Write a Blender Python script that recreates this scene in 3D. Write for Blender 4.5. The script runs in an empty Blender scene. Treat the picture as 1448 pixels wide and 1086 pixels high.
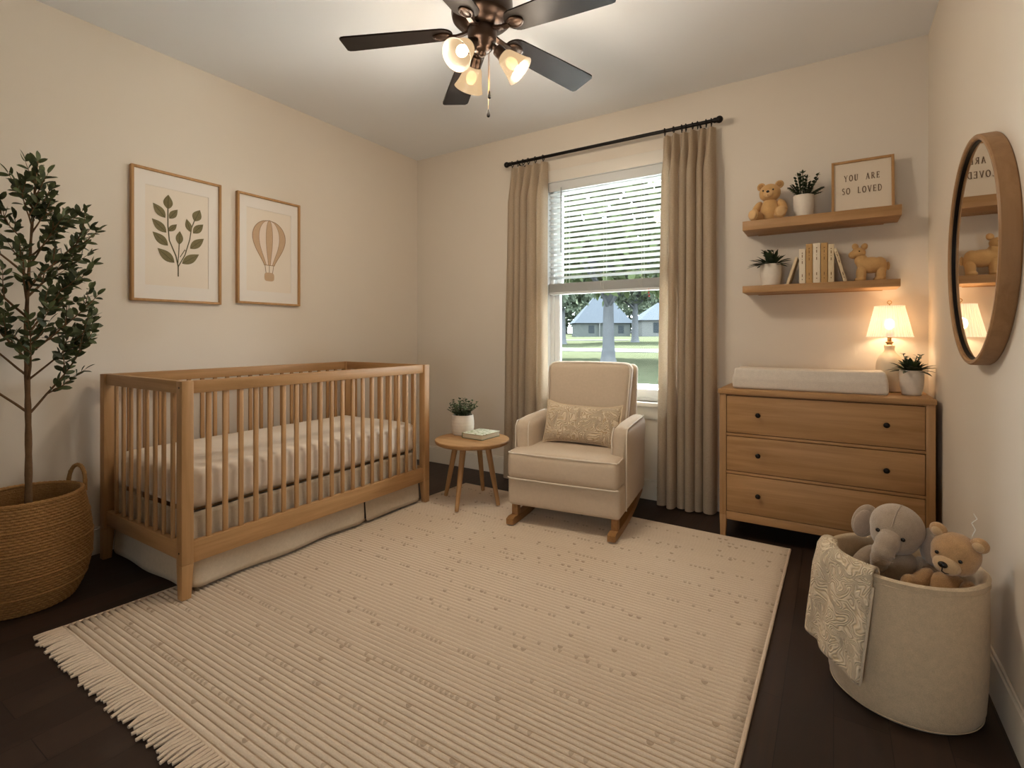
import bpy, bmesh, math, random
from mathutils import Vector, Matrix, Euler, noise
R = math.radians
PI = math.pi
SC = bpy.context.scene
COL = SC.collection

# ------------------------------------------------------------------ materials
def lin(c):
    if isinstance(c, str):
        c = tuple(int(c[i:i + 2], 16) / 255 for i in (0, 2, 4))
    return tuple((x / 12.92 if x <= .04045 else ((x + .055) / 1.055) ** 2.4) for x in c) + (1,)

class NT:
    def __init__(self, name):
        self.m = bpy.data.materials.new(name); self.m.use_nodes = True
        self.t = self.m.node_tree; self.t.nodes.clear()
        self.out = self.n('ShaderNodeOutputMaterial')
    def n(self, kind, **kw):
        nd = self.t.nodes.new(kind)
        for k, v in kw.items(): setattr(nd, k, v)
        return nd
    def l(self, a, b): self.t.links.new(a, b)
    def coords(self, scale=(1, 1, 1), rot=(0, 0, 0)):
        tc = self.n('ShaderNodeTexCoord'); mp = self.n('ShaderNodeMapping')
        mp.inputs['Scale'].default_value = scale; mp.inputs['Rotation'].default_value = rot
        self.l(tc.outputs['Object'], mp.inputs['Vector']); return mp.outputs['Vector']
    def noise(self, vec, scale, detail=4, rough=.55, dist=0):
        nd = self.n('ShaderNodeTexNoise'); nd.inputs['Scale'].default_value = scale
        nd.inputs['Detail'].default_value = detail; nd.inputs['Roughness'].default_value = rough
        nd.inputs['Distortion'].default_value = dist
        self.l(vec, nd.inputs['Vector']); return nd
    def ramp(self, fac, stops):
        r = self.n('ShaderNodeValToRGB'); e = r.color_ramp.elements
        while len(e) < len(stops): e.new(.5)
        for el, (p, c) in zip(e, stops): el.position = p; el.color = c
        self.l(fac, r.inputs['Fac']); return r.outputs['Color']
    def math(self, op, a, b=None, c=None):
        m = self.n('ShaderNodeMath', operation=op)
        for i, v in enumerate((a, b, c)):
            if v is None: continue
            if isinstance(v, (int, float)): m.inputs[i].default_value = v
            else: self.l(v, m.inputs[i])
        return m.outputs[0]
    def mix(self, fac, a, b, kind='MIX'):
        m = self.n('ShaderNodeMix', data_type='RGBA', blend_type=kind)
        for i, v in ((0, fac), (6, a), (7, b)):
            if isinstance(v, (int, float)): m.inputs[i].default_value = v
            elif isinstance(v, tuple): m.inputs[i].default_value = v
            else: self.l(v, m.inputs[i])
        return m.outputs[2]
    def bsdf(self, col, rough=.6, metal=0, spec=.4, sheen=0):
        b = self.n('ShaderNodeBsdfPrincipled')
        if isinstance(col, tuple): b.inputs['Base Color'].default_value = col
        else: self.l(col, b.inputs['Base Color'])
        if isinstance(rough, (int, float)): b.inputs['Roughness'].default_value = rough
        else: self.l(rough, b.inputs['Roughness'])
        b.inputs['Metallic'].default_value = metal
        b.inputs['Specular IOR Level'].default_value = spec
        b.inputs['Sheen Weight'].default_value = sheen
        self.b = b; return b
    def bump(self, h, strength=.3, dist=.01):
        bp = self.n('ShaderNodeBump'); bp.inputs['Strength'].default_value = strength
        bp.inputs['Distance'].default_value = dist
        self.l(h, bp.inputs['Height']); self.l(bp.outputs[0], self.b.inputs['Normal'])
    def done(self, sh=None):
        self.l((sh or self.b).outputs[0], self.out.inputs['Surface']); return self.m

def plain(name, c, rough=.6, metal=0, spec=.4, var=0, vscale=30, bump=0, bscale=200, bdist=.002, sheen=0):
    t = NT(name); v = t.coords(); col = lin(c)
    if var:
        n = t.noise(v, vscale)
        col = t.mix(n.outputs['Fac'], tuple(x * (1 - var) for x in col[:3]) + (1,), tuple(min(1, x * (1 + var)) for x in col[:3]) + (1,))
    t.bsdf(col, rough, metal, spec, sheen)
    if bump:
        t.bump(t.noise(v, bscale, 3).outputs['Fac'], bump, bdist)
    return t.done()

def wood(name, axis, light, dark, rough=.5, grain=1.0):
    t = NT(name); s = [26, 26, 26]; s[axis] = 1.6
    v = t.coords(tuple(s)); n = t.noise(v, 1.2, 6, .6, .6)
    s2 = [220, 220, 220]; s2[axis] = 9
    f = t.noise(t.coords(tuple(s2)), 1.0, 3)
    c = t.ramp(n.outputs['Fac'], [(.3, lin(dark)), (.7, lin(light))])
    c2 = t.mix(t.math('MULTIPLY', f.outputs['Fac'], .35 * grain), c, lin(dark))
    t.bsdf(c2, rough, 0, .35)
    t.bump(f.outputs['Fac'], .12, .001)
    return t.done()

def fabric(name, c, scale=900, bump=.35, var=.08, rough=.95, dist=.0012, sheen=.15):
    t = NT(name); v = t.coords(); col = lin(c)
    n = t.noise(v, scale, 2); n2 = t.noise(v, 60, 4)
    k = t.math('ADD', t.math('MULTIPLY', n.outputs['Fac'], .6), t.math('MULTIPLY', n2.outputs['Fac'], .4))
    cc = t.ramp(k, [(.3, tuple(x * (1 - var * 2) for x in col[:3]) + (1,)), (.7, tuple(min(1, x * (1 + var)) for x in col[:3]) + (1,))])
    t.bsdf(cc, rough, 0, .15, sheen)
    t.bump(n.outputs['Fac'], bump, dist)
    return t.done()

def scroll(name, c, c2, scale, bump=.6, dist=.004):
    """raised swirling cord pattern: contour lines of a smooth noise"""
    t = NT(name); v = t.coords(); n = t.noise(v, scale, 1, .4, .6)
    w = t.math('ABSOLUTE', t.math('SINE', t.math('MULTIPLY', n.outputs['Fac'], 62)))
    fine = t.noise(v, 700, 2)
    cc = t.mix(w, lin(c2), lin(c))
    t.bsdf(cc, .95, 0, .1, .1)
    t.bump(t.math('ADD', w, t.math('MULTIPLY', fine.outputs['Fac'], .3)), bump, dist)
    return t.done()

M = {}
M['wall'] = plain('cream_wall_paint', 'DACFC0', .85, 0, .25, .015, 3, .08, 120, .002)
M['ceiling'] = plain('ceiling_paint', 'EAEBEC', .9, 0, .2, .01, 3, .06, 150, .002)
M['trim'] = plain('white_trim_paint', 'DDD6CA', .45, 0, .4)
M['sash'] = plain('white_window_vinyl', 'E4E6E6', .4, 0, .4)
OAKL, OAKD = 'B98F62', '987146'
for i, ax in enumerate('xyz'):
    M['oak_' + ax] = wood('oak_grain_' + ax, i, OAKL, OAKD)
M['rockerwood'] = wood('warm_rocker_oak', 1, 'AD8253', '8B6236')
M['framewood'] = wood('pale_frame_oak', 2, 'B98F60', 'A07748')
M['mirrorwood'] = wood('mirror_frame_oak', 2, 'A57E56', '8A6541')
M['chair'] = fabric('cream_upholstery', 'CAB7A0', 700, .3, .05)
M['piping'] = fabric('cream_piping', 'E2D6C6', 700, .2, .03)
M['mattress'] = fabric('cream_crib_sheet', 'E3D5C4', 800, .12, .03)
M['linen'] = fabric('greige_linen', 'BFAE97', 600, .3, .08)
M['pad'] = fabric('white_terry', 'DDD2C4', 420, .7, .06, dist=.003)
M['canvas'] = fabric('oatmeal_canvas', 'D2BB9C', 420, .5, .10, dist=.002)
M['pillow'] = scroll('embossed_pillow_cloth', 'E6D3B8', 'C4A884', 13, .8, .006)
M['pillowplain'] = fabric('pillow_edge_cloth', 'DFC9AA', 700, .2, .04)
M['knit'] = scroll('raised_knit_blanket', 'E8D5BA', 'CFB895', 17, .75, .005)
M['knitedge'] = fabric('knit_edge', 'DCC9B0', 300, .7, .06, dist=.003)
M['plush_gray'] = fabric('gray_plush', 'B09C87', 420, .7, .10, dist=.003, sheen=.4)
M['plush_gray_in'] = fabric('pink_gray_plush', 'B7A18E', 420, .6, .08, dist=.003, sheen=.4)
M['plush_tan'] = fabric('tan_plush', 'BC9468', 420, .7, .14, dist=.003, sheen=.4)
M['plush_cream'] = fabric('pale_tan_plush', 'CBA981', 420, .6, .08, dist=.003, sheen=.4)
M['toywood'] = fabric('honey_tan_toy_felt', 'C39A66', 300, .25, .06, dist=.0015)
M['toypale'] = fabric('pale_honey_toy_felt', 'CFA878', 300, .25, .05, dist=.0015)
M['toydark'] = fabric('toy_inner_felt', 'A87D4E', 300, .25, .05)
M['black'] = plain('glossy_black', '120D0A', .25, 0, .5)
M['blackmetal'] = plain('matte_black_metal', '17120F', .42, .6, .5)
M['bronze'] = plain('oil_rubbed_bronze', '33241A', .32, .75, .5)
M['bladewood'] = plain('dark_walnut_blade', '150E0A', .5, 0, .14, .12, 30)
M['brass'] = plain('aged_brass', 'A8814C', .35, .9, .5)
M['ceramic'] = plain('matte_white_ceramic', 'D9CEBF', .55, 0, .35, .05, 60, .15, 90, .001)
M['lampceramic'] = plain('cream_lamp_ceramic', 'D8C8AE', .5, 0, .35, .05, 40)
M['soil'] = plain('dark_potting_soil', '261A12', .95, 0, .1, .4, 90, .8, 150, .006)
M['trunk'] = plain('brown_bark', '6A5138', .85, 0, .2, .35, 40, .6, 90, .004)
M['paper'] = plain('warm_print_paper', 'E1D4C3', .8, 0, .2, .02, 5)
M['mat'] = plain('off_white_mat_board', 'E2DAD0', .8, 0, .2)
M['signpaper'] = plain('sign_paper', 'D8C9B4', .8, 0, .2)
M['ink'] = plain('brown_ink', '6A5440', .8, 0, .2)
M['sage'] = plain('sage_green_ink', '766C4E', .85, 0, .15, .22, 70)
M['sagedark'] = plain('dark_sage_ink', '5A553B', .85, 0, .15)
M['balloontan'] = plain('balloon_tan_ink', 'BFA080', .85, 0, .15, .08, 60)
M['balloonpink'] = plain('balloon_pale_pink', 'E0CDBC', .85, 0, .15)
M['balloonline'] = plain('balloon_outline_ink', '8E7154', .85, 0, .15)
M['bookwhite'] = plain('ivory_book_cloth', 'DCCDB6', .7, 0, .25, .04, 40)
M['booktan'] = plain('tan_book_cloth', 'B48E5C', .7, 0, .25, .06, 40)
M['bookcream'] = plain('cream_book_cloth', 'D2BD9B', .7, 0, .25, .05, 40)
M['bookpage'] = plain('book_pages', 'CFC2A8', .85, 0, .2, .08, 200)
M['bookshadow'] = plain('charcoal_book_cloth', '3E342C', .7, 0, .25)
M['goldfoil'] = plain('brown_foil_marks', '7A5B38', .5, .3, .4)
M['wand'] = plain('gray_wand', '8F9393', .4, 0, .4)
M['cord'] = plain('white_cord', 'DDDCD6', .7, 0, .2)
M['red'] = plain('red_bead', 'B4352E', .4, 0, .4)

def leafmat(name, a, b):
    t = NT(name); v = t.coords(); n = t.noise(v, 18, 2)
    c = t.ramp(n.outputs['Fac'], [(.35, lin(a)), (.68, lin(b))])
    t.bsdf(c, .5, 0, .35)
    tr = t.n('ShaderNodeBsdfTranslucent'); t.l(c, tr.inputs['Color'])
    mx = t.n('ShaderNodeMixShader'); mx.inputs[0].default_value = .15
    t.l(t.b.outputs[0], mx.inputs[1]); t.l(tr.outputs[0], mx.inputs[2])
    return t.done(mx)
M['leaf'] = leafmat('dark_olive_leaf', '323923', '59623C')
M['leafdeep'] = leafmat('deep_green_leaf', '1F2A1C', '3C4A30')
M['leafsage'] = leafmat('soft_green_leaf', '3A4630', '63704E')

def floor_mat():
    t = NT('dark_walnut_planks'); v = t.coords((1, 1, 1), (0, 0, R(90)))
    br = t.n('ShaderNodeTexBrick'); br.offset = .37; br.inputs['Scale'].default_value = 1
    br.inputs['Brick Width'].default_value = 1.25; br.inputs['Row Height'].default_value = .13
    br.inputs['Mortar Size'].default_value = .0012; br.inputs['Mortar Smooth'].default_value = .3
    br.inputs['Color1'].default_value = lin('33241B'); br.inputs['Color2'].default_value = lin('443126')
    br.inputs['Mortar'].default_value = lin('140D09')
    t.l(v, br.inputs['Vector'])
    g = t.noise(t.coords((34, 1.6, 1)), 1.6, 6, .65, .8)
    c = t.mix(.75, br.outputs['Color'], t.ramp(g.outputs['Fac'], [(.25, lin('6A6A6A')), (.75, lin('E6E6E6'))]), 'MULTIPLY')
    t.bsdf(c, t.ramp(g.outputs['Fac'], [(.2, (.46, .46, .46, 1)), (.8, (.62, .62, .62, 1))]), 0, .35)
    h = t.math('ADD', t.math('MULTIPLY', g.outputs['Fac'], .4), t.math('MULTIPLY', br.outputs['Fac'], -1))
    t.bump(h, .2, .002)
    return t.done()
M['floor'] = floor_mat()

RIB = .0205
def rug_mat():
    t = NT('ribbed_oat_rug'); tc = t.n('ShaderNodeTexCoord'); sp = t.n('ShaderNodeSeparateXYZ')
    t.l(tc.outputs['UV'], sp.inputs[0])
    x, y = sp.outputs[0], sp.outputs[1]      # uv: metres along a rib, rib number across
    row = t.math('FLOOR', y); fr = t.math('FRACT', y)
    # every 7th and 11th rib carries a line of small brown dashes
    r7 = t.math('LESS_THAN', t.math('MODULO', t.math('ADD', row, 3), 9), .5)
    r11 = t.math('LESS_THAN', t.math('MODULO', t.math('ADD', row, 1), 4), .5)
    def cells(sx, seed, thr, size):
        cb = t.n('ShaderNodeCombineXYZ')
        wn = t.n('ShaderNodeTexWhiteNoise', noise_dimensions='3D')
        t.l(t.math('FLOOR', t.math('MULTIPLY', x, sx)), cb.inputs[0]); t.l(row, cb.inputs[1]); cb.inputs[2].default_value = seed
        t.l(cb.outputs[0], wn.inputs['Vector'])
        fx = t.math('FRACT', t.math('MULTIPLY', x, sx))
        dx = t.math('MULTIPLY', t.math('SUBTRACT', fx, .5), 1.0); dy = t.math('SUBTRACT', fr, .5)
        rad = t.math('ADD', t.math('MULTIPLY', dx, dx), t.math('MULTIPLY', t.math('MULTIPLY', dy, dy), .8))
        dot = t.math('LESS_THAN', rad, size)
        return t.math('MULTIPLY', dot, t.math('GREATER_THAN', wn.outputs['Value'], thr))
    dash = t.math('MULTIPLY', r7, cells(48, 1.3, .55, .12))
    dots = t.math('MULTIPLY', r11, cells(30, 4.1, .92, .10))
    mk = t.math('MAXIMUM', t.math('MULTIPLY', dash, .38), t.math('MULTIPLY', dots, .52))
    n = t.noise(t.coords(), 260, 3); n2 = t.noise(t.coords((1, 5, 1)), 3, 3)
    base = t.mix(n.outputs['Fac'], lin('CBB7A0'), lin('E4D4C0'))
    base = t.mix(t.math('MULTIPLY', n2.outputs['Fac'], .25), base, lin('B89C7F'))
    groove_shade = t.math('LESS_THAN', t.math('MINIMUM', fr, t.math('SUBTRACT', 1, fr)), .10)   # shade in the grooves between ribs, painted into the colour
    base = t.mix(t.math('MULTIPLY', groove_shade, .5), base, lin('9A8066'))
    c = t.mix(mk, base, lin('84694F'))
    t.bsdf(c, .95, 0, .1, .1)
    t.bump(t.math('ADD', n.outputs['Fac'], t.math('MULTIPLY', mk, .5)), .45, .003)
    return t.done()
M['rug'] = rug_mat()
M['fringe'] = fabric('oat_fringe_yarn', 'D4BEA6', 500, .5, .08)

def wicker_mat():
    t = NT('woven_seagrass'); v = t.coords(); n = t.noise(t.coords((1, 1, 2.6)), 95, 3, .7); n2 = t.noise(v, 22, 3)
    c = t.mix(n.outputs['Fac'], lin('5E3C1C'), lin('C99B60'))
    c = t.mix(t.math('MULTIPLY', n2.outputs['Fac'], .5), c, lin('8A6234'))
    t.bsdf(c, .75, 0, .25)
    t.bump(n.outputs['Fac'], .9, .005)
    return t.done()
M['wicker'] = wicker_mat()

def curtain_mat():
    t = NT('sand_linen_curtain'); v = t.coords((1, 1, .25)); n = t.noise(v, 420, 3); n2 = t.noise(t.coords((1, 1, 8)), 90, 2)
    k = t.math('ADD', t.math('MULTIPLY', n.outputs['Fac'], .5), t.math('MULTIPLY', n2.outputs['Fac'], .5))
    c = t.ramp(k, [(.3, lin('B7A48C')), (.7, lin('D2C0A8'))])
    t.bsdf(c, .95, 0, .1, .15); t.bump(n.outputs['Fac'], .3, .0012)
    tr = t.n('ShaderNodeBsdfTranslucent'); t.l(c, tr.inputs['Color'])
    mx = t.n('ShaderNodeMixShader'); mx.inputs[0].default_value = .45
    t.l(t.b.outputs[0], mx.inputs[1]); t.l(tr.outputs[0], mx.inputs[2])
    return t.done(mx)
M['curtain'] = curtain_mat()

def slat_mat():
    t = NT('white_blind_slat'); t.bsdf(lin('DCDDDB'), .5, 0, .3)
    tr = t.n('ShaderNodeBsdfTranslucent'); tr.inputs['Color'].default_value = lin('DDE6E8')
    mx = t.n('ShaderNodeMixShader'); mx.inputs[0].default_value = .12
    t.l(t.b.outputs[0], mx.inputs[1]); t.l(tr.outputs[0], mx.inputs[2])
    return t.done(mx)
M['slat'] = slat_mat()

def glass_mat():
    t = NT('window_glass')
    tr = t.n('ShaderNodeBsdfTransparent'); tr.inputs['Color'].default_value = (.96, .98, .98, 1)
    gl = t.n('ShaderNodeBsdfGlossy'); gl.inputs['Roughness'].default_value = .02
    fr = t.n('ShaderNodeFresnel'); fr.inputs['IOR'].default_value = 1.25
    mx = t.n('ShaderNodeMixShader'); t.l(fr.outputs[0], mx.inputs[0])
    t.l(tr.outputs[0], mx.inputs[1]); t.l(gl.outputs[0], mx.inputs[2])
    return t.done(mx)
M['glass'] = glass_mat()
def mirror_mat():
    t = NT('silvered_mirror'); t.bsdf((.82, .81, .78, 1), .01, 1, .5); return t.done()
M['mirror'] = mirror_mat()

def glow(name, c, strength, trans=.45, rough=.5):
    """lit frosted material: lets lamp light through and glows"""
    t = NT(name); t.bsdf(lin(c), rough, 0, .3)
    t.b.inputs['Emission Color'].default_value = lin(c); t.b.inputs['Emission Strength'].default_value = strength
    tr = t.n('ShaderNodeBsdfTransparent'); tr.inputs['Color'].default_value = lin(c)
    mx = t.n('ShaderNodeMixShader'); mx.inputs[0].default_value = trans
    t.l(t.b.outputs[0], mx.inputs[1]); t.l(tr.outputs[0], mx.inputs[2])
    return t.done(mx)
def fanshade_mat():
    t = NT('frosted_amber_glass')
    em = t.n('ShaderNodeEmission'); em.inputs['Color'].default_value = (1, .70, .40, 1); em.inputs['Strength'].default_value = .50
    tr = t.n('ShaderNodeBsdfTranslucent'); tr.inputs['Color'].default_value = (.0034, .0028, .0018, 1)
    gl = t.n('ShaderNodeBsdfGlossy'); gl.inputs['Roughness'].default_value = .35; gl.inputs['Color'].default_value = (.03, .03, .03, 1)
    a = t.n('ShaderNodeAddShader'); t.l(em.outputs[0], a.inputs[0]); t.l(tr.outputs[0], a.inputs[1])
    b = t.n('ShaderNodeAddShader'); t.l(a.outputs[0], b.inputs[0]); t.l(gl.outputs[0], b.inputs[1])
    tp = t.n('ShaderNodeBsdfTransparent'); tp.inputs['Color'].default_value = (1, .86, .66, 1)
    mx = t.n('ShaderNodeMixShader'); mx.inputs[0].default_value = .22
    t.l(b.outputs[0], mx.inputs[1]); t.l(tp.outputs[0], mx.inputs[2])
    return t.done(mx)
M['fanshade'] = fanshade_mat()
M['bulb'] = glow('lit_bulb', 'FFE9C8', 9, 0)
def shade_mat():
    t = NT('pleated_linen_shade'); tc = t.n('ShaderNodeTexCoord'); sp = t.n('ShaderNodeSeparateXYZ')
    t.l(tc.outputs['Object'], sp.inputs[0])
    a = t.math('ARCTAN2', sp.outputs[1], sp.outputs[0])
    w = t.math('ADD', t.math('MULTIPLY', t.math('SINE', t.math('MULTIPLY', a, 44)), .5), .5)
    c = t.mix(w, lin('F1E1C8'), lin('F9EFDD'))
    t.bsdf(c, .9, 0, .1)
    t.l(c, t.b.inputs['Emission Color']); t.b.inputs['Emission Strength'].default_value = .36
    t.bump(w, .5, .003)
    tr = t.n('ShaderNodeBsdfTransparent'); tr.inputs['Color'].default_value = lin('F6E2C2')
    mx = t.n('ShaderNodeMixShader'); mx.inputs[0].default_value = .25
    t.l(t.b.outputs[0], mx.inputs[1]); t.l(tr.outputs[0], mx.inputs[2])
    return t.done(mx)
M['lampshade'] = shade_mat()
# outdoors
def lin_mat(name, c, var=0, vs=1): 
    t = NT(name); n = t.noise(t.coords(), vs, 3)
    t.bsdf(t.mix(n.outputs['Fac'], tuple(x * (1 - var) for x in c) + (1,), tuple(x * (1 + var) for x in c) + (1,)), .95, 0, 0); return t.done()
M['bounce_patio'] = plain('pale_bounce_patio', 'DCDAD4', .9, 0, .1)
M['grass'] = lin_mat('lawn_grass', (.0255, .0290, .0180), .28, .9)
M['road'] = lin_mat('pale_concrete_road', (.050, .050, .050))
M['bark_out'] = lin_mat('gray_oak_bark', (.047, .050, .053), .3, 3)
M['roof'] = lin_mat('blue_gray_shingle', (.029, .034, .040), .08, 2)
M['siding'] = lin_mat('gray_siding', (.036, .040, .038))
M['sidingpale'] = lin_mat('pale_siding', (.052, .054, .052))
M['windowdark'] = lin_mat('dark_house_window', (.016, .019, .021))
def out_leaf(name, c):
    t = NT(name); n = t.noise(t.coords(), .5, 2)
    cc = t.mix(n.outputs['Fac'], tuple(x * .55 for x in c) + (1,), tuple(x * 1.45 for x in c) + (1,))
    t.bsdf(cc, .8, 0, 0); tr = t.n('ShaderNodeBsdfTranslucent'); t.l(cc, tr.inputs['Color'])
    mx = t.n('ShaderNodeMixShader'); mx.inputs[0].default_value = .45
    t.l(t.b.outputs[0], mx.inputs[1]); t.l(tr.outputs[0], mx.inputs[2]); return t.done(mx)
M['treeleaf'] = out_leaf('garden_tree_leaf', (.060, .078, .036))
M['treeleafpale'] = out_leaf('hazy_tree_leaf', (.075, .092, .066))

# ------------------------------------------------------------------ mesh helpers
def new_bm(): return bmesh.new()

def add_box(bm, x0, x1, y0, y1, z0, z1, bev=0, seg=2):
    g = bmesh.ops.create_cube(bm, size=1)
    v = g['verts']
    for p in v:
        p.co = Vector(((x0 + x1) / 2 + p.co.x * (x1 - x0), (y0 + y1) / 2 + p.co.y * (y1 - y0), (z0 + z1) / 2 + p.co.z * (z1 - z0)))
    if bev:
        es = list({e for p in v for e in p.link_edges})
        r = bmesh.ops.bevel(bm, geom=es, offset=bev, segments=seg, affect='EDGES', profile=.5)
        v = r['verts']
    return v

def add_hexa(bm, c8, bev=0):
    """8 corners: bottom 4 (ccw), top 4 (ccw)"""
    v = [bm.verts.new(c) for c in c8]
    fs = [bm.faces.new([v[i] for i in q]) for q in ((3, 2, 1, 0), (4, 5, 6, 7), (0, 1, 5, 4), (1, 2, 6, 5), (2, 3, 7, 6), (3, 0, 4, 7))]
    if bev:
        bmesh.ops.bevel(bm, geom=list({e for f in fs for e in f.edges}), offset=bev, segments=2, affect='EDGES', profile=.5)

def add_tube(bm, pts, rad, seg=10, cap=True, closed=False):
    pts = [Vector(p) for p in pts]; n = len(pts)
    if not hasattr(rad, '__len__'): rad = [rad] * n
    rings = []; up = None
    for i, p in enumerate(pts):
        a = pts[(i - 1) % n] if (closed or i > 0) else p
        b = pts[(i + 1) % n] if (closed or i < n - 1) else p
        d = (b - a).normalized()
        if up is None:
            up = Vector((0, 0, 1)) if abs(d.z) < .9 else Vector((1, 0, 0))
        s = d.cross(up).normalized(); up = s.cross(d).normalized()
        rings.append([bm.verts.new(p + (s * math.cos(2 * PI * k / seg) + up * math.sin(2 * PI * k / seg)) * rad[i]) for k in range(seg)])
    m = n if closed else n - 1
    for i in range(m):
        a, b = rings[i], rings[(i + 1) % n]
        for k in range(seg):
            bm.faces.new((a[k], a[(k + 1) % seg], b[(k + 1) % seg], b[k]))
    if cap and not closed:
        bm.faces.new(rings[0][::-1]); bm.faces.new(rings[-1])

def add_lathe(bm, prof, seg=40, c=(0, 0, 0), mat4=None, capb=False, capt=False):
    rings = []
    for r, z in prof:
        ring = []
        for k in range(seg):
            a = 2 * PI * k / seg
            p = Vector((r * math.cos(a), r * math.sin(a), z))
            p = (mat4 @ p) if mat4 else p
            ring.append(bm.verts.new(p + Vector(c)))
        rings.append(ring)
    for a, b in zip(rings, rings[1:]):
        for k in range(seg):
            bm.faces.new((a[k], a[(k + 1) % seg], b[(k + 1) % seg], b[k]))
    if capb: bm.faces.new(rings[0][::-1])
    if capt: bm.faces.new(rings[-1])

def add_ball(bm, c, r, rot=None, seg=20, rings=14, warp=None):
    if not hasattr(r, '__len__'): r = (r, r, r)
    g = bmesh.ops.create_uvsphere(bm, u_segments=seg, v_segments=rings, radius=1)
    m = rot.to_matrix() if rot else Matrix.Identity(3)
    for v in g['verts']:
        p = Vector((v.co.x * r[0], v.co.y * r[1], v.co.z * r[2]))
        if warp: p = warp(p)
        v.co = m @ p + Vector(c)

def add_grid(bm, nu, nv, fn, closed_u=False):
    g = [[bm.verts.new(fn(i / (nu if closed_u else nu - 1), j / (nv - 1))) for i in range(nu)] for j in range(nv)]
    for j in range(nv - 1):
        for i in range(nu if closed_u else nu - 1):
            k = (i + 1) % nu
            bm.faces.new((g[j][i], g[j][k], g[j + 1][k], g[j + 1][i]))
    return g

def add_cushion(bm, x0, x1, y0, y1, z0, z1, r, bulge=(0, 0, 0), n=9, warp=None):
    """rounded, slightly bulging upholstered block"""
    h = Vector(((x1 - x0) / 2, (y1 - y0) / 2, (z1 - z0) / 2)); c = Vector(((x0 + x1) / 2, (y0 + y1) / 2, (z0 + z1) / 2))
    r = min(r, h.x * .999, h.y * .999, h.z * .999)
    def stops(a):
        s = [-a, -a + r * .12, -a + r * .35, -a + r * .65]
        inner = [-a + r + (2 * a - 2 * r) * i / n for i in range(n + 1)]
        return s + inner + [-q for q in s[::-1]]
    ax = [stops(h.x), stops(h.y), stops(h.z)]
    vs = {}
    def vert(p):
        k = (round(p[0], 6), round(p[1], 6), round(p[2], 6))
        if k in vs: return vs[k]
        P = Vector(p)
        inn = Vector([max(-(h[i] - r), min(h[i] - r, P[i])) for i in range(3)])
        d = P - inn
        q = inn + d.normalized() * r if d.length > 1e-9 else P
        u = [P[i] / h[i] for i in range(3)]
        for i in range(3):
            j, l = (i + 1) % 3, (i + 2) % 3
            if bulge[i]:
                q[i] += bulge[i] * u[i] * (1 - u[j] ** 2) * (1 - u[l] ** 2) ** .7
        if warp: q = warp(q)
        vs[k] = bm.verts.new(q + c); return vs[k]
    for i in range(3):
        j, l = (i + 1) % 3, (i + 2) % 3
        for s in (-1, 1):
            for a0, a1 in zip(ax[j], ax[j][1:]):
                for b0, b1 in zip(ax[l], ax[l][1:]):
                    q = []
                    for a, b in ((a0, b0), (a1, b0), (a1, b1), (a0, b1)):
                        p = [0, 0, 0]; p[i] = s * h[i]; p[j] = a; p[l] = b; q.append(vert(p))
                    f = [q[0], q[1], q[2], q[3]]
                    if s < 0: f = f[::-1]
                    if len(set(f)) == 4: bm.faces.new(f)

def obj(name, bm, mat, parent=None, smooth=True, angle=40):
    me = bpy.data.meshes.new(name)
    bmesh.ops.recalc_face_normals(bm, faces=bm.faces[:]) if smooth is not None else None
    bm.to_mesh(me); bm.free()
    me.materials.append(M[mat] if isinstance(mat, str) else mat)
    if smooth:
        me.polygons.foreach_set('use_smooth', [True] * len(me.polygons))
        me.set_sharp_from_angle(angle=R(angle))
    o = bpy.data.objects.new(name, me); COL.objects.link(o)
    if parent: o.parent = parent
    return o

def thing(name, label, cat, loc=(0, 0, 0), rotz=0, group=None):
    o = bpy.data.objects.new(name, None); COL.objects.link(o)
    o.empty_display_size = .05
    o.location = loc; o.rotation_euler = (0, 0, rotz)
    o['label'] = label; o['category'] = cat
    if group: o['group'] = group
    return o
def tag(o, label, cat, group=None):
    o['label'] = label; o['category'] = cat
    if group: o['group'] = group
    return o
def struct(name, bm, m, parent=None, smooth=True):
    o = obj(name, bm, m, parent, smooth)
    if not parent: o['kind'] = 'structure'
    return o
def plabel(o, t): o['label'] = t; return o

# ------------------------------------------------------------------ room shell
XL, XR, YB, YF, H = -3.10, .41, 3.34, -1.05, 2.625
T = .14
WX0, WX1, WZ0, WZ1 = -1.80, -.87, .645, 2.215     # window opening
bm = new_bm(); add_box(bm, XL - T, XR + T, YF - T, YB + T, -.1, 0); struct('floor', bm, 'floor')
bm = new_bm(); add_box(bm, XL - T, XR + T, YF - T, YB + T, H, H + .1); struct('ceiling', bm, 'ceiling')
bm = new_bm(); add_box(bm, XL - T, XL, YF - T, YB + T, 0, H); struct('wall_left', bm, 'wall')
bm = new_bm(); add_box(bm, XR, XR + T, YF - T, YB + T, 0, H); struct('wall_right', bm, 'wall')
bm = new_bm()
add_box(bm, XL, WX0, YB, YB + T, 0, H); add_box(bm, WX1, XR, YB, YB + T, 0, H)
add_box(bm, WX0, WX1, YB, YB + T, 0, WZ0); add_box(bm, WX0, WX1, YB, YB + T, WZ1, H)
struct('wall_back', bm, 'wall')
FX0, FX1, FZ0, FZ1 = -.85, -.15, .60, 1.05          # opening added behind the camera for soft daylight fill
bm = new_bm()
add_box(bm, XL, FX0, YF - T, YF, 0, H); add_box(bm, FX1, XR, YF - T, YF, 0, H)
add_box(bm, FX0, FX1, YF - T, YF, 0, FZ0); add_box(bm, FX0, FX1, YF - T, YF, FZ1, H)
struct('wall_front', bm, 'wall')

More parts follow.
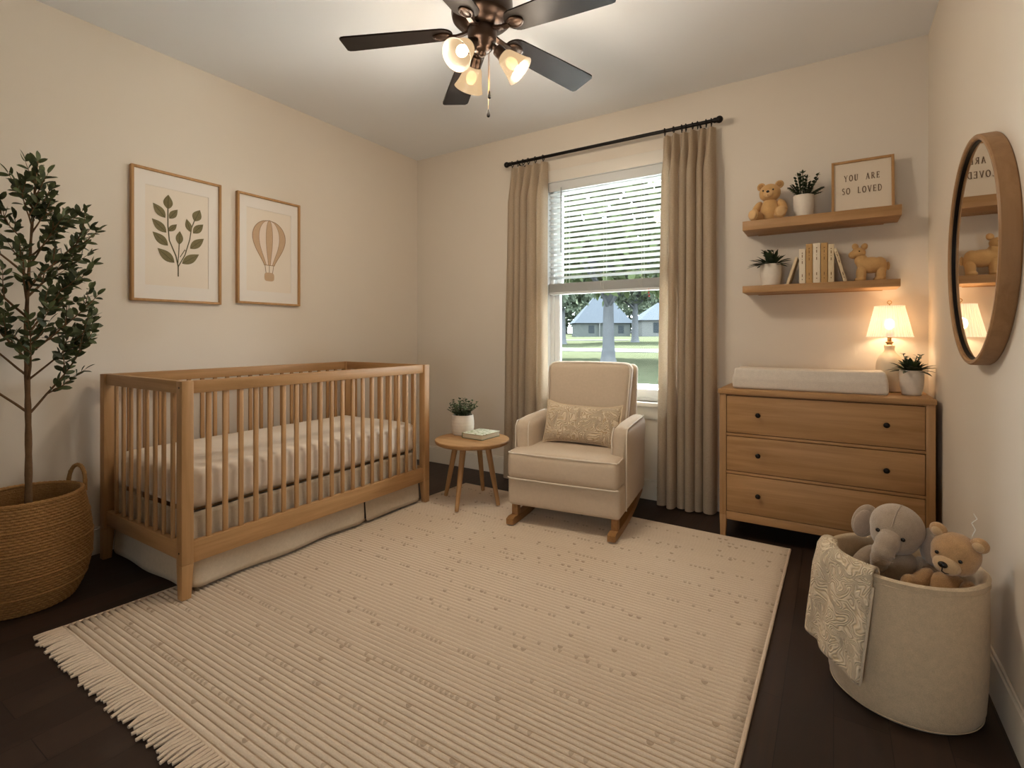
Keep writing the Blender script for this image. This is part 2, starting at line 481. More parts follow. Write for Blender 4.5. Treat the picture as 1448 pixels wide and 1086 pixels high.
def baseboard(name, x0, x1, y0, y1, side):
    bm = new_bm(); t = .013; hgt = .135
    if side == 'x':   # runs along x, against the back wall
        add_box(bm, x0, x1, y1 - t, y1, 0, hgt - .012); add_box(bm, x0, x1, y1 - t * .6, y1, hgt - .012, hgt, .003)
    elif side == 'l':
        add_box(bm, x0, x0 + t, y0, y1, 0, hgt - .012); add_box(bm, x0, x0 + t * .6, y0, y1, hgt - .012, hgt, .003)
    else:
        add_box(bm, x1 - t, x1, y0, y1, 0, hgt - .012); add_box(bm, x1 - t * .6, x1, y0, y1, hgt - .012, hgt, .003)
    return struct(name, bm, 'trim')
baseboard('baseboard_back', XL + .013, XR - .013, YB, YB, 'x')
baseboard('baseboard_left', XL, XL, YF, YB, 'l')
baseboard('baseboard_right', XR, XR, YF, YB, 'r')

# window: casing, sill, sashes, panes
w = bpy.data.objects.new('window_1', None); COL.objects.link(w); w['kind'] = 'structure'
w['label'] = 'white double hung window with a wide sill'
cw = .085
bm = new_bm()
add_box(bm, WX0 - cw, WX1 + cw, YB - .02, YB, WZ1, WZ1 + cw, .003)
add_box(bm, WX0 - cw, WX0, YB - .02, YB, WZ0, WZ1, .003); add_box(bm, WX1, WX1 + cw, YB - .02, YB, WZ0, WZ1, .003)
obj('casing', bm, 'trim', w)
bm = new_bm()
add_box(bm, WX0 - cw - .03, WX1 + cw + .03, YB - .055, YB + .05, WZ0 - .028, WZ0, .006)
obj('sill', bm, 'trim', w)
bm = new_bm(); add_box(bm, WX0 - cw, WX1 + cw, YB - .018, YB, WZ0 - .115, WZ0 - .028, .004); obj('apron', bm, 'trim', w)
bm = new_bm()   # jamb liner
for xa in (WX0, WX1 - .004): add_box(bm, xa, xa + .004, YB - .018, YB + .046, WZ0, WZ1)
add_box(bm, WX0, WX1, YB - .018, YB + .046, WZ1 - .003, WZ1)
add_box(bm, WX0, WX0 + .03, YB + .045, YB + T, WZ0, WZ1, .002); add_box(bm, WX1 - .03, WX1, YB + .045, YB + T, WZ0, WZ1, .002)
add_box(bm, WX0, WX1, YB + .045, YB + T, WZ1 - .03, WZ1, .002); add_box(bm, WX0, WX1, YB + .05, YB + T, WZ0, WZ0 + .02, .002)
obj('window_frame', bm, 'sash', w)
zm = (WZ0 + WZ1) / 2
def sash(name, z0, z1, y):
    bm = new_bm(); a, b = WX0 + .03, WX1 - .03; s = .042
    add_box(bm, a, a + s, y, y + .03, z0, z1, .003); add_box(bm, b - s, b, y, y + .03, z0, z1, .003)
    add_box(bm, a + s, b - s, y, y + .03, z0, z0 + s + .012, .003); add_box(bm, a + s, b - s, y, y + .03, z1 - s, z1, .003)
    f = obj(name, bm, 'sash', w)
    bm = new_bm(); add_box(bm, a + s - .002, b - s + .002, y + .013, y + .017, z0 + s + .01, z1 - s + .002)
    obj('pane', bm, 'glass', f, smooth=False)
sash('lower_sash', WZ0 + .02, zm + .02, YB + .062); sash('upper_sash', zm - .02, WZ1 - .03, YB + .096)

w2 = bpy.data.objects.new('fill_window', None); COL.objects.link(w2); w2['kind'] = 'structure'  # added window unit, only there to let in fill light
bm = new_bm()
for a, b in ((FX0, FX0 + .05), (FX1 - .05, FX1), ((FX0 + FX1) / 2 - .03, (FX0 + FX1) / 2 + .03)): add_box(bm, a, b, YF - T + .02, YF - T + .08, FZ0, FZ1)
add_box(bm, FX0, FX1, YF - T + .02, YF - T + .08, FZ0, FZ0 + .05); add_box(bm, FX0, FX1, YF - T + .02, YF - T + .08, FZ1 - .05, FZ1)
obj('window_frame', bm, 'sash', w2)
bm = new_bm(); add_box(bm, FX0, FX1, YF - T + .045, YF - T + .05, FZ0, FZ1); obj('pane', bm, 'glass', w2, smooth=False)
# ------------------------------------------------------------------ window blind (inside mount)
t = thing('window_blind', 'white slatted blind half lowered in the window', 'blind', ((WX0 + WX1) / 2, YB + .026, WZ1 - .003))
hw = (WX1 - WX0) / 2 - .010
bm = new_bm(); add_box(bm, -hw, hw, -.024, .024, -.055, -.002, .003); obj('headrail', bm, 'slat', t)
bm = new_bm(); add_box(bm, -hw, hw, -.034, -.027, -.068, 0, .003); obj('valance', bm, 'slat', t)
bm = new_bm(); z = -.085; zstack = 1.475 - WZ1; k = 0
tl = R(15)
while z > zstack + .01:
    sec = []
    for i in range(5):
        q = (i / 4 - .5) * .05; cz = .0022 * (1 - (2 * i / 4 - 1) ** 2)
        sec.append((q * math.cos(tl) , -q * math.sin(tl) + cz))
    for (ya, za), (yb, zb) in zip(sec, sec[1:]):
        add_hexa(bm, [(-hw, ya, z + za - .0013), (hw, ya, z + za - .0013), (hw, yb, z + zb - .0013), (-hw, yb, z + zb - .0013),
                      (-hw, ya, z + za + .0013), (hw, ya, z + za + .0013), (hw, yb, z + zb + .0013), (-hw, yb, z + zb + .0013)])
    z -= .0385; k += 1
obj('slats', bm, 'slat', t)
bm = new_bm()
for i in range(14): add_box(bm, -hw, hw, -.025, .025, zstack - .004 - i * .0044 - .0026, zstack - .004 - i * .0044, .001, 1)
obj('stacked_slats', bm, 'slat', t)
bm = new_bm(); add_box(bm, -hw, hw, -.026, .026, zstack - .084, zstack - .066, .004); br = obj('bottom_rail', bm, 'slat', t)
for dx in (-.31, -.02, .25):
    bm = new_bm()
    for yy in (-.027, .027): add_tube(bm, [(dx, yy, -.06), (dx, yy, zstack - .07)], .0011, 5)
    # slack ladder loop hanging over the stacked slats
    add_tube(bm, [(dx - .004, -.028, zstack), (dx - .02, -.034, zstack - .02), (dx - .012, -.036, zstack - .05), (dx + .006, -.034, zstack - .062), (dx + .018, -.03, zstack - .068)], .0016, 5)
    obj('ladder_cord', bm, 'cord', t)
bm = new_bm(); add_tube(bm, [(-.345, -.04, -.045), (-.345, -.042, -.52)], .0042, 6); plabel(obj('tilt_wand', bm, 'wand', t), 'gray tilt wand')
bm = new_bm(); add_ball(bm, (.30, -.034, zstack - .105), .006, seg=8, rings=6); add_ball(bm, (.303, -.034, zstack - .125), .007, seg=8, rings=6)
add_tube(bm, [(.30, -.034, zstack - .13), (.30, -.034, zstack - .075)], .0008, 4)
plabel(obj('cord_beads', bm, 'red', t), 'red beads on the lift cord')

# ------------------------------------------------------------------ curtains and rod
ROD_Y, ROD_Z = 3.245, 2.382
t = thing('curtain_rod', 'black metal curtain rod with ball ends above the window', 'curtain rod', (-1.345, ROD_Y, ROD_Z))
bm = new_bm(); add_tube(bm, [(-.735, 0, 0), (.745, 0, 0)], .0115, 14); obj('pole', bm, 'blackmetal', t)
for s, e in ((-1, -.735), (1, .745)):
    bm = new_bm(); add_ball(bm, (e + s * .02, 0, 0), .0215, seg=18, rings=12)
    add_tube(bm, [(e - s * .012, 0, 0), (e + s * .006, 0, 0)], .0155, 14); obj('finial', bm, 'blackmetal', t)
    bm = new_bm(); add_tube(bm, [(e - s * .09, 0, -.013), (e - s * .09, .02, -.02), (e - s * .09, YB - ROD_Y - .004, -.02)], .006, 8)
    add_tube(bm, [(e - s * .09, YB - ROD_Y - .006, -.02), (e - s * .09, YB - ROD_Y, -.02)], .022, 14); obj('bracket', bm, 'blackmetal', t)

def curtain(name, label, x0, x1, xb0, xb1, folds, seed, ringx):
    rnd = random.Random(seed)
    t = thing(name, label, 'curtain', ((x0 + x1) / 2, ROD_Y, .012), 0, 'curtains at the window')
    ox = (x0 + x1) / 2; zt = ROD_Z - .028 - .012
    am = [rnd.uniform(.7, 1.25) for _ in range(folds + 2)]
    wd = [rnd.uniform(.55, 1.5) for _ in range(folds)]; tw = sum(wd)
    edge = [0]
    for q in wd: edge.append(edge[-1] + q / tw)
    nu = folds * 18 + 1
    def f(u, v):
        i = 0
        while i < folds - 1 and u > edge[i + 1]: i += 1
        fr = (u - edge[i]) / (edge[i + 1] - edge[i])
        top = max(0, (v - .90) / .10)      # v=1 is the pleated heading
        low = 1 - top
        sw = .05 * math.sin(2.6 * v + seed + 1.7 * i) * low * math.sin(PI * fr)
        h = abs(math.sin(PI * min(1, max(0, fr + sw)))) ** (.85 + 1.6 * top ** .6)
        y = .036 - .092 * h * am[i] * (1 - .55 * top)
        xa = xb0 + (xb1 - xb0) * u; xt = x0 + (x1 - x0) * (i + .5 + (fr - .5) * .96) / folds if top > 0 else None
        xt2 = x0 + (x1 - x0) * u
        if top > 0: xt2 = xt2 + (x0 + (x1 - x0) * (i + fr) / folds - xt2) * top
        x = xa + (xt2 - xa) * v ** 1.1
        x -= .010 * math.sin(2 * PI * fr) * low
        return Vector((x - ox, y + .003 * math.sin(9 * v + u * 5), v * zt))
    bm = new_bm(); add_grid(bm, nu, 46, f)
    o = obj('panel', bm, 'curtain', t, angle=180)
    bm = new_bm()   # hem stitch line
    add_tube(bm, [f(i / 120, .045) + Vector((0, -.0025, 0)) for i in range(121)], .0011, 4); obj('hem_stitch', bm, 'curtain', t)
    for x in ringx:
        bm = new_bm()
        add_tube(bm, [(x - ox, .0185 * math.cos(a), ROD_Z - .012 - .003 + .0185 * math.sin(a)) for a in [2 * PI * i / 18 for i in range(18)]], .0028, 6, closed=True)
        add_tube(bm, [(x - ox, 0, ROD_Z - .012 - .020), (x - ox, 0, zt - .004)], .0035, 6)
        obj('ring', bm, 'blackmetal', t)
curtain('curtain', 'beige linen curtain left of the window, behind the round side table', -2.085, -1.765, -2.13, -1.765, 5, 3, [-2.05, -2.0, -1.955, -1.91, -1.85, -1.785])
curtain('curtain', 'beige linen curtain right of the window, beside the dresser', -.925, -.605, -.955, -.60, 6, 8, [-.905, -.85, -.80, -.775, -.735, -.705, -.655, -.625])

# ------------------------------------------------------------------ rug
rc = [(-2.405, .69), (-.212, .69), (-.186, 2.91), (-2.268, 2.955)]
def rugxy(u, v):
    a = Vector(rc[0]).lerp(Vector(rc[1]), u); b = Vector(rc[3]).lerp(Vector(rc[2]), u); return a.lerp(b, v)
t = thing('area_rug', 'ribbed oatmeal rug with brown flecks and a fringed end on the dark floor', 'rug', (0, 0, 0))
bm = new_bm(); NR = 110
def rf(u, v):
    p = rugxy(u, v); k = v * NR; fr = k - math.floor(k)
    z = .0012 + .0098 * math.sin(PI * fr) ** .8
    return Vector((p.x, p.y, z))
g = add_grid(bm, 40, NR * 6 + 1, rf)
for row in (g[0], g[-1], [r[0] for r in g], [r[-1] for r in g]):
    lo = [bm.verts.new((q.co.x, q.co.y, .0004)) for q in row]
    for i in range(len(row) - 1): bm.faces.new((row[i], row[i + 1], lo[i + 1], lo[i]))
# align the fleck rows with the ribs: store rib space in object coordinates by construction
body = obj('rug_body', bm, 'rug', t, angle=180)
me = body.data; uvl = me.uv_layers.new(name='ribs'); nv_ = NR * 6 + 1
for pol in me.polygons:
    js = [me.loops[li].vertex_index // 40 for li in pol.loop_indices]
    for li in pol.loop_indices:
        vi = me.loops[li].vertex_index
        if vi < 40 * nv_: uvl.data[li].uv = ((vi % 40) / 39 * 2.19, (vi // 40) / 6)
bm = new_bm()
add_tube(bm, [Vector((*rugxy(1, i / 30), .006)) for i in range(31)], .0065, 8)
add_tube(bm, [Vector((*rugxy(1 - i / 30, 1), .006)) for i in range(31)], .005, 8)
add_tube(bm, [Vector((*rugxy(0, i / 30), .006)) for i in range(31)], .0045, 8)
obj('bound_edge', bm, 'fringe', t)
rnd = random.Random(4); bm = new_bm()
for i in range(134):
    p = rugxy((i + .5) / 134, 0); L = .076 + rnd.uniform(-.008, .008); dx = rnd.uniform(-.009, .009)
    pts = [(p.x, p.y + .006, .0082)] + [(p.x + dx * k * k + .003 * math.sin(5 * k + i), p.y - L * k, .0088 - .0012 * k + .002 * math.sin(k * 3)) for k in (.3, .6, 1)]
    add_tube(bm, pts, [.0066, .0064, .0062, .0046], 7)
o = obj('fringe', bm, 'fringe', t); o['kind'] = 'stuff'

# ------------------------------------------------------------------ crib
CX0, CX1, CY0, CY1, CH = -3.015, -2.215, 1.018, 2.50, .897
t = thing('crib', 'oak slatted crib against the left wall', 'crib', (CX0, CY0, 0))
W_, L_ = CX1 - CX0, CY1 - CY0; P_ = .046
def post(x, y, zb, sx, sy):
    """square post whose inner faces taper below the rail; sx, sy point inwards"""
    bm = new_bm()
    def ring(s, z):
        xa, xb = (x, x + sx * s); ya, yb = (y, y + sy * s)
        return [(min(xa, xb), min(ya, yb), z), (max(xa, xb), min(ya, yb), z), (max(xa, xb), max(ya, yb), z), (min(xa, xb), max(ya, yb), z)]
    add_hexa(bm, ring(P_, .150) + ring(P_, CH), .002); add_hexa(bm, ring(.036, zb) + ring(P_, .150), .002)
    obj('leg', bm, 'oak_z', t)
post(0, 0, 0, 1, 1); post(W_, 0, .0115, -1, 1); post(0, L_, 0, 1, -1); post(W_, L_, .0115, -1, -1)
def rail(name, x0, x1, y0, y1, z0, z1, ax):
    bm = new_bm(); add_box(bm, x0, x1, y0, y1, z0, z1, .003); return obj(name, bm, 'oak_' + ax, t)
th = .028
for xx in (.009, W_ - .009 - th):
    rail('top_rail', xx, xx + th, P_, L_ - P_, CH - .052, CH, 'y'); rail('bottom_rail', xx, xx + th, P_, L_ - P_, .148, .236, 'y')
for yy in (.009, L_ - .009 - th):
    rail('end_top_rail', P_, W_ - P_, yy, yy + th, CH - .052, CH, 'x'); rail('end_bottom_rail', P_, W_ - P_, yy, yy + th, .165, .236, 'x')
def slat(x, y, alongx):
    bm = new_bm(); a, b = (.011, .0065) if alongx else (.0065, .011)
    add_box(bm, x - a, x + a, y - b, y + b, .23, CH - .05, .004, 2); return obj('slat', bm, 'oak_z', t)
n = 19
for xx in (.009 + th / 2, W_ - .009 - th / 2):
    for i in range(n): slat(xx, P_ + (L_ - 2 * P_) * (i + 1) / (n + 1), False)
n = 8
for yy in (.009 + th / 2, L_ - .009 - th / 2):
    for i in range(n): slat(P_ + (W_ - 2 * P_) * (i + 1) / (n + 1), yy, True)
bm = new_bm()      # slatted mattress base and bolts
add_box(bm, .105, W_ - .105, .10, L_ - .10, .331, .343, .002); obj('mattress_base', bm, 'oak_y', t)
bm = new_bm()
for zz in (CH - .026, .20):
    add_tube(bm, [(W_ - .023, -.0012, zz), (W_ - .023, .004, zz)], .0042, 10)
plabel(obj('bolt', bm, 'bronze', t), 'dark bolt heads on the corner post')
mt = new_bm()
add_cushion(mt, CX0 + .058, CX1 - .058, CY0 + .052, CY1 - .052, .344, .522, .045, (0, 0, .012), 10,
            warp=lambda q: q + Vector((0, 0, .004 * math.sin(q.y * 23) * math.sin(q.x * 11))))
tag(obj('crib_mattress', mt, 'mattress'), 'thick cream mattress lying inside the oak crib', 'mattress')
# gathered skirt under the mattress
t = thing('crib_skirt', 'greige linen skirt hanging under the crib mattress', 'crib skirt', (CX0, CY0, 0))
def panel(pts0, pts1, n, seed, z0=.022, z1=.338, roll=.02):
    """cloth panel from line pts0 (top) to pts1 (bottom)"""
    bm = new_bm(); a0, a1 = [Vector(p) for p in pts0]; b0, b1 = [Vector(p) for p in pts1]
    nrm = Vector(((a1 - a0).y, -(a1 - a0).x)).normalized()
    def f(u, v):
        p = (a0.lerp(a1, u)).lerp(b0.lerp(b1, u), (1 - v))
        wv = .005 * math.sin(u * n * 2 * PI + seed) * (1 - v) + .0025 * math.sin(u * n * 5.3 + seed * 2)
        z = z0 + (z1 - z0) * v + (.0022 * math.sin(u * 9 + seed)) * (1 - v)
        edge = min(u, 1 - u)
        z += .012 * max(0, 1 - edge / .03) * (1 - v)
        return Vector((p.x + nrm.x * wv, p.y + nrm.y * wv, z))
    add_grid(bm, 60, 16, f)
    o = obj('panel', bm, 'linen', t, angle=180)
    s = o.modifiers.new('thick', 'SOLIDIFY'); s.thickness = .003; s.offset = -1
xt, xb = W_ - .062, W_ - .042
ym = (2.002 - CY0)
panel([(xt, .058), (xt, ym - .003)], [(xb, .056), (xb, ym - .010)], 2.2, 1, .024)
panel([(xt, ym + .003), (xt, L_ - .055)], [(xb + .008, ym + .004), (xb, L_ - .055)], 1.6, 4, .024)
panel([(.06, .056), (W_ - .064, .056)], [(.05, .044), (W_ - .05, .044)], 1.7, 2, .024)
panel([(W_ - .064, L_ - .056), (.06, L_ - .056)], [(W_ - .06, L_ - .05), (.05, L_ - .05)], 1.7, 5, .024)

# ------------------------------------------------------------------ tree in a woven basket
BX, BY = -2.79, .69
t = thing('woven_basket', 'round woven seagrass basket holding the small tree by the left wall', 'basket', (BX, BY, 0))
def bprof(z):
    k = z / .43
    return .152 + .045 * math.sin(PI * min(1, k * 1.02) ** .82) + .033 * k
bm = new_bm(); rows = 40; seg = 210; per = 5
bands = {7, 14, 23, 31}
prof = []
for r_ in range(rows):
    for s in range(per):
        z = .43 * (r_ + s / per) / rows
        prof.append((r_, s / per, z))
prof.append((rows - 1, .999, .43))
def bf(u, v):
    i = min(len(prof) - 1, int(round(v * (len(prof) - 1)))); r_, fr, z = prof[i]
    a = 2 * PI * u; bulge = abs(math.sin(PI * fr)) ** .6
    amp = .0100 if r_ in bands else .0055
    tw = 0 if r_ in bands else 0.0030 * math.sin(a * 52 + (r_ % 2) * PI + fr * 2.2)
    rr = bprof(z) + amp * bulge + tw * bulge
    return Vector((rr * math.cos(a), rr * math.sin(a), z))
g = add_grid(bm, seg, len(prof), bf, closed_u=True)
c = bm.verts.new((0, 0, 0))
for k in range(seg): bm.faces.new((c, g[0][(k + 1) % seg], g[0][k]))
obj('woven_wall', bm, 'wicker', t, angle=180)
bm = new_bm()
add_lathe(bm, [(bprof(z) - .008 + .003 * abs(math.sin(PI * z / .01075)), z) for z in [.43 - .215 * i / 50 for i in range(51)]], 90)
obj('lining', bm, 'wicker', t, angle=180)
bm = new_bm()
add_tube(bm, [((bprof(.43) - .003) * math.cos(a), (bprof(.43) - .003) * math.sin(a), .432 + .001 * math.sin(a * 60)) for a in [2 * PI * i / 160 for i in range(160)]], .0085, 8, closed=True)
obj('rim', bm, 'wicker', t)
for az in (106, 286):
    a = R(az); rr = bprof(.42) + .002; tan = Vector((-math.sin(a), math.cos(a), 0)); rad = Vector((math.cos(a), math.sin(a), 0))
    bm = new_bm(); pts = []
    for i in range(25):
        q = i / 24; ang = PI * q
        pts.append(rad * (rr + .006 + .006 * math.sin(ang)) + tan * (-.052 * math.cos(ang)) + Vector((0, 0, .40 + .108 * math.sin(ang) ** .7)))
    add_tube(bm, pts, .0082, 8)
    for j in range(2):   # twisted cord wrapped over the handle
        add_tube(bm, [p + rad * (.005 * math.cos(i * 1.3 + j * PI)) + Vector((0, 0, .005 * math.sin(i * 1.3 + j * PI))) for i, p in enumerate(pts)], .0052, 6)
    obj('handle', bm, 'wicker', t)

def add_leaf(bm, p, d, n, L, Wd, curl=.15, fold=.25, pts=6, blunt=.62):
    d = d.normalized(); s = d.cross(n)
    if s.length < 1e-4: s = d.cross(Vector((1, 0, 0)))
    s.normalize(); n = s.cross(d).normalized()
    rows = []
    for i in range(pts):
        q = i / (pts - 1); wd = Wd * .5 * math.sin(PI * (q * .92 + .05)) ** blunt if 0 < q < 1 else (0.04 * Wd if q == 0 else 0)
        c = p + d * (L * q) - n * (curl * L * q * q)
        if q == 1: rows.append([bm.verts.new(c)])
        else: rows.append([bm.verts.new(c - s * wd + n * (fold * wd)), bm.verts.new(c), bm.verts.new(c + s * wd + n * (fold * wd))])
    for a, b in zip(rows, rows[1:]):
        if len(b) == 3:
            bm.faces.new((a[0], a[1], b[1], b[0])); bm.faces.new((a[1], a[2], b[2], b[1]))
        else:
            bm.faces.new((a[0], a[1], b[0])); bm.faces.new((a[1], a[2], b[0]))

# the tree
rnd = random.Random(21)
TX, TY = -2.775, .69
t = thing('potted_tree', 'slender small-leaved tree standing in the woven basket', 'plant', (TX, TY, .0))
def trunkp(z):
    return Vector((.012 * math.sin(z * 2.2) + .03 * max(0, z - 1.2) ** 1.2, .006 * math.sin(z * 3.1) + .055 * max(0, z - 1.1), z))
bm = new_bm(); zs = [.2 + (1.80 - .2) * i / 40 for i in range(41)]
add_tube(bm, [trunkp(z) for z in zs], [.0125 * (1 - .8 * max(0, (z - .5) / 1.3)) + .002 * (z < .26) + .0009 * math.sin(z * 50) for z in zs], 10)
obj('trunk', bm, 'trunk', t)
bb = new_bm(); lf = new_bm()
def leafy(pts, r0, start, step, L):
    add_tube(bb, pts, [r0 * (1 - .75 * i / (len(pts) - 1)) for i in range(len(pts))], 6)
    cum = [0]
    for a, b in zip(pts, pts[1:]): cum.append(cum[-1] + (b - a).length)
    tot = cum[-1]; s = tot * start; side = 1
    while s < tot:
        i = max(k for k in range(len(cum)) if cum[k] <= s); i = min(i, len(pts) - 2)
        d = (pts[i + 1] - pts[i]).normalized(); p = pts[i] + d * (s - cum[i])
        sd = d.cross(Vector((rnd.uniform(-.4, .4), rnd.uniform(-.4, .4), 1))).normalized()
        rotm = Matrix.Rotation(rnd.uniform(-.9, .9) + (PI / 2 if rnd.random() < .35 else 0), 3, d)
        sd = rotm @ sd
        for q in (1, -1):
            dd = (d * rnd.uniform(.45, .9) + sd * q * rnd.uniform(.6, 1) + Vector((0, 0, rnd.uniform(-.1, .3))))
            ll = L * rnd.uniform(.75, 1.15)
            e = p + dd.normalized() * ll
            if TX + e.x < XL + .02: continue
            add_leaf(lf, p, dd, Vector((rnd.uniform(-.9, 1.2), rnd.uniform(-1.1, .9), .55)), ll, ll * rnd.uniform(.40, .52), rnd.uniform(0, .3), .2)
        s += step * rnd.uniform(.8, 1.2)
    d = (pts[-1] - pts[-2])
    add_leaf(lf, pts[-1], d, Vector((.3, .2, 1)), L, L * .45)
def branch(z0, az, length, el, sub=True):
    p = trunkp(z0); d = Vector((math.cos(az) * math.cos(el), math.sin(az) * math.cos(el), math.sin(el)))
    pts = [p.copy()]
    nseg = 8
    for i in range(nseg):
        d = (d + Vector((rnd.uniform(-.07, .07), rnd.uniform(-.07, .07), .05 if i > 2 else 0))).normalized()
        q = pts[-1] + d * (length / nseg)
        if TX + q.x < XL + .05: d.x = abs(d.x) * .2; q = pts[-1] + d.normalized() * (length / nseg)
        pts.append(q)
    leafy(pts, .0055 * (length / .4) ** .5, .36, .027, .046)
    if sub:
        for k in range(4 if length > .28 else 3):
            i = rnd.randint(2, 6); p2 = pts[i]; dd = (pts[i + 1] - pts[i]).normalized()
            sd = Matrix.Rotation(rnd.uniform(0, 2 * PI), 3, dd) @ dd.cross(Vector((0, 0, 1))).normalized()
            dd = (dd * .8 + sd * .6 + Vector((0, 0, .15))).normalized(); l2 = length * rnd.uniform(.28, .46)
            q = [p2]
            for j in range(5):
                dd = (dd + Vector((rnd.uniform(-.1, .1), rnd.uniform(-.1, .1), .06))).normalized()
                e = q[-1] + dd * l2 / 5
                if TX + e.x < XL + .05: dd.x = abs(dd.x) * .2; e = q[-1] + dd.normalized() * l2 / 5
                q.append(e)
            leafy(q, .003, .12, .026, .043)
az = 1.1
spec = [(.76, 75, .46, 50), (.77, 265, .45, 48), (.90, 60, .36, 42), (.92, 245, .36, 50), (.90, 5, .32, 50), (.98, 300, .36, 50), (1.00, 95, .42, 40), (1.04, 270, .40, 42), (1.08, 30, .34, 50), (1.12, 80, .40, 42),
        (1.16, 255, .40, 45), (1.20, 340, .30, 50), (1.24, 100, .36, 45), (1.28, 60, .38, 48), (1.32, 280, .34, 48), (1.36, 10, .26, 52), (1.40, 85, .32, 50),
        (1.44, 250, .30, 52), (1.50, 40, .26, 55), (1.53, 310, .26, 55), (1.56, 90, .24, 55), (1.60, 260, .22, 58), (1.64, 20, .18, 60), (1.67, 110, .16, 58), (1.70, 290, .14, 60)]
for z0, a, L, el in spec: branch(z0, R(a + rnd.uniform(-12, 12)), L * (.86 if 20 < a < 140 else .95) * (.72 if z0 > 1.42 else 1), R(el + (6 if 20 < a < 140 else 0)), z0 < 1.6)
zs = [1.5 + .05 * i for i in range(7)]
leafy([trunkp(z) for z in zs], .003, .15, .022, .046)
# foliage pieces: one mesh for the branches, one for the leaves
obj('branches', bb, 'trunk', t); obj('foliage', lf, 'leaf', t, angle=180)
bm = new_bm(); add_lathe(bm, [(.001, .29), (.08, .295), (.172, .285), (.174, .2)], 30, c=(BX - TX, 0, 0)); obj('soil', bm, 'soil', t)

# ------------------------------------------------------------------ framed pictures on the left wall
def framed(name, label, cat_y0, cat_y1, z0, z1):
    t = thing(name, label, 'picture', (XL, (cat_y0 + cat_y1) / 2, z0), R(90), 'framed pictures above the crib')
    # local x runs along the wall (towards +y), local y points into the wall (-x world) after rotation by 90 degrees
    hw = (cat_y1 - cat_y0) / 2; hh = z1 - z0; fw = .013; dp = .026
    bm = new_bm()
    add_box(bm, -hw, -hw + fw, 0, dp, 0, hh, .0015); add_box(bm, hw - fw, hw, 0, dp, 0, hh, .0015)
    add_box(bm, -hw + fw, hw - fw, 0, dp, 0, fw, .0015); add_box(bm, -hw + fw, hw - fw, 0, dp, hh - fw, hh, .0015)
    for v in bm.verts: v.co.y = -v.co.y
    obj('frame', bm, 'framewood', t)
    return t, hw, hh
def flat_poly(bm, pts, y, th=.0006):
    """pts (x, z) counter-clockwise -> thin plate facing -y"""
    a = [bm.verts.new((x, y, z)) for x, z in pts]; b = [bm.verts.new((x, y + th, z)) for x, z in pts]
    bm.faces.new(a); bm.faces.new(b[::-1])
    for i in range(len(pts)):
        j = (i + 1) % len(pts); bm.faces.new((a[j], a[i], b[i], b[j]))
def flat_line(bm, pts, w, y, th=.0006):
    pts = [Vector(p) for p in pts]
    L, Rr = [], []
    for i, p in enumerate(pts):
        a = pts[max(0, i - 1)]; b = pts[min(len(pts) - 1, i + 1)]; d = (b - a).normalized(); n = Vector((-d.y, d.x))
        ww = w[i] if hasattr(w, '__len__') else w
        L.append(p + n * ww / 2); Rr.append(p - n * ww / 2)
    for i in range(len(pts) - 1):
        flat_poly(bm, [L[i], Rr[i], Rr[i + 1], L[i + 1]], y, th)
def inset_mat(t, hw, hh, bx, bz):
    fw = .013; yb = -.012
    bm = new_bm()     # mat board with a bevelled window
    a, b, c, d = -hw + fw, hw - fw, fw, hh - fw
    add_box(bm, a, a + bx, yb, yb + .003, c, d); add_box(bm, b - bx, b, yb, yb + .003, c, d)
    add_box(bm, a + bx, b - bx, yb, yb + .003, c, c + bz); add_box(bm, a + bx, b - bx, yb, yb + .003, d - bz, d)
    obj('mat_board', bm, 'mat', t)
    bm = new_bm(); add_box(bm, a, b, yb + .003, yb + .006, c, d)
    p = obj('print', bm, 'paper', t); return p, yb + .003
t, hw, hh = framed('framed_picture', 'framed botanical print of a green leafy sprig, left of the two above the crib', 1.172, 1.632, 1.268, 1.978)
pr, yp = inset_mat(t, hw, hh, .055, .075)
def toP(px, pz):   # sprig drawing coordinates: zoom pixels of the photo unprojected to fractions
    return px, pz
bm = new_bm()
def leafshape(bm, base, tip, w, y, n=14):
    b = Vector(base); tp = Vector(tip); d = tp - b; nn = Vector((-d.y, d.x)).normalized() * w / 2
    pts = []
    for i in range(n + 1):
        q = i / n; pts.append(b + d * q + nn * math.sin(PI * q ** .85))
    for i in range(n - 1, 0, -1):
        q = i / n; pts.append(b + d * q - nn * math.sin(PI * q ** .85))
    flat_poly(bm, [(p.x, p.y) for p in pts][::-1], y)
ctr = .375
S = [((.00, .20), (.00, .255)), ]
leaves = [((-.052, .505), (-.05, .585), .047), ((-.065, .455), (-.125, .525), .045), ((-.045, .455), (-.003, .513), .036), ((-.06, .375), (-.13, .44), .045),
          ((-.048, .385), (-.007, .43), .03), ((-.052, .305), (-.127, .37), .047), ((-.02, .215), (-.103, .285), .05),
          ((.005, .32), (.008, .395), .038), ((.085, .465), (.115, .535), .05), ((.063, .40), (.043, .47), .034), ((.078, .395), (.133, .455), .042),
          ((.062, .305), (.137, .373), .045), ((.02, .215), (.11, .278), .048)]
for b_, e_, w_ in leaves: leafshape(bm, (b_[0], b_[1] + .005), (e_[0], e_[1] + .005), w_, yp - .0012)
lo = obj('leaf_drawing', bm, 'sage', pr, smooth=False)
bm = new_bm()
flat_line(bm, [(0, .145), (0, .2), (-.012, .26), (-.045, .34), (-.052, .42), (-.052, .52)], .006, yp - .0009)
flat_line(bm, [(0, .2), (.035, .27), (.06, .36), (.07, .43), (.088, .48)], .005, yp - .0009)
flat_line(bm, [(-.002, .22), (.003, .28), (.005, .33)], .0045, yp - .0009); flat_line(bm, [(.01, .255), (.035, .30), (.042, .285)], .004, yp - .0009)
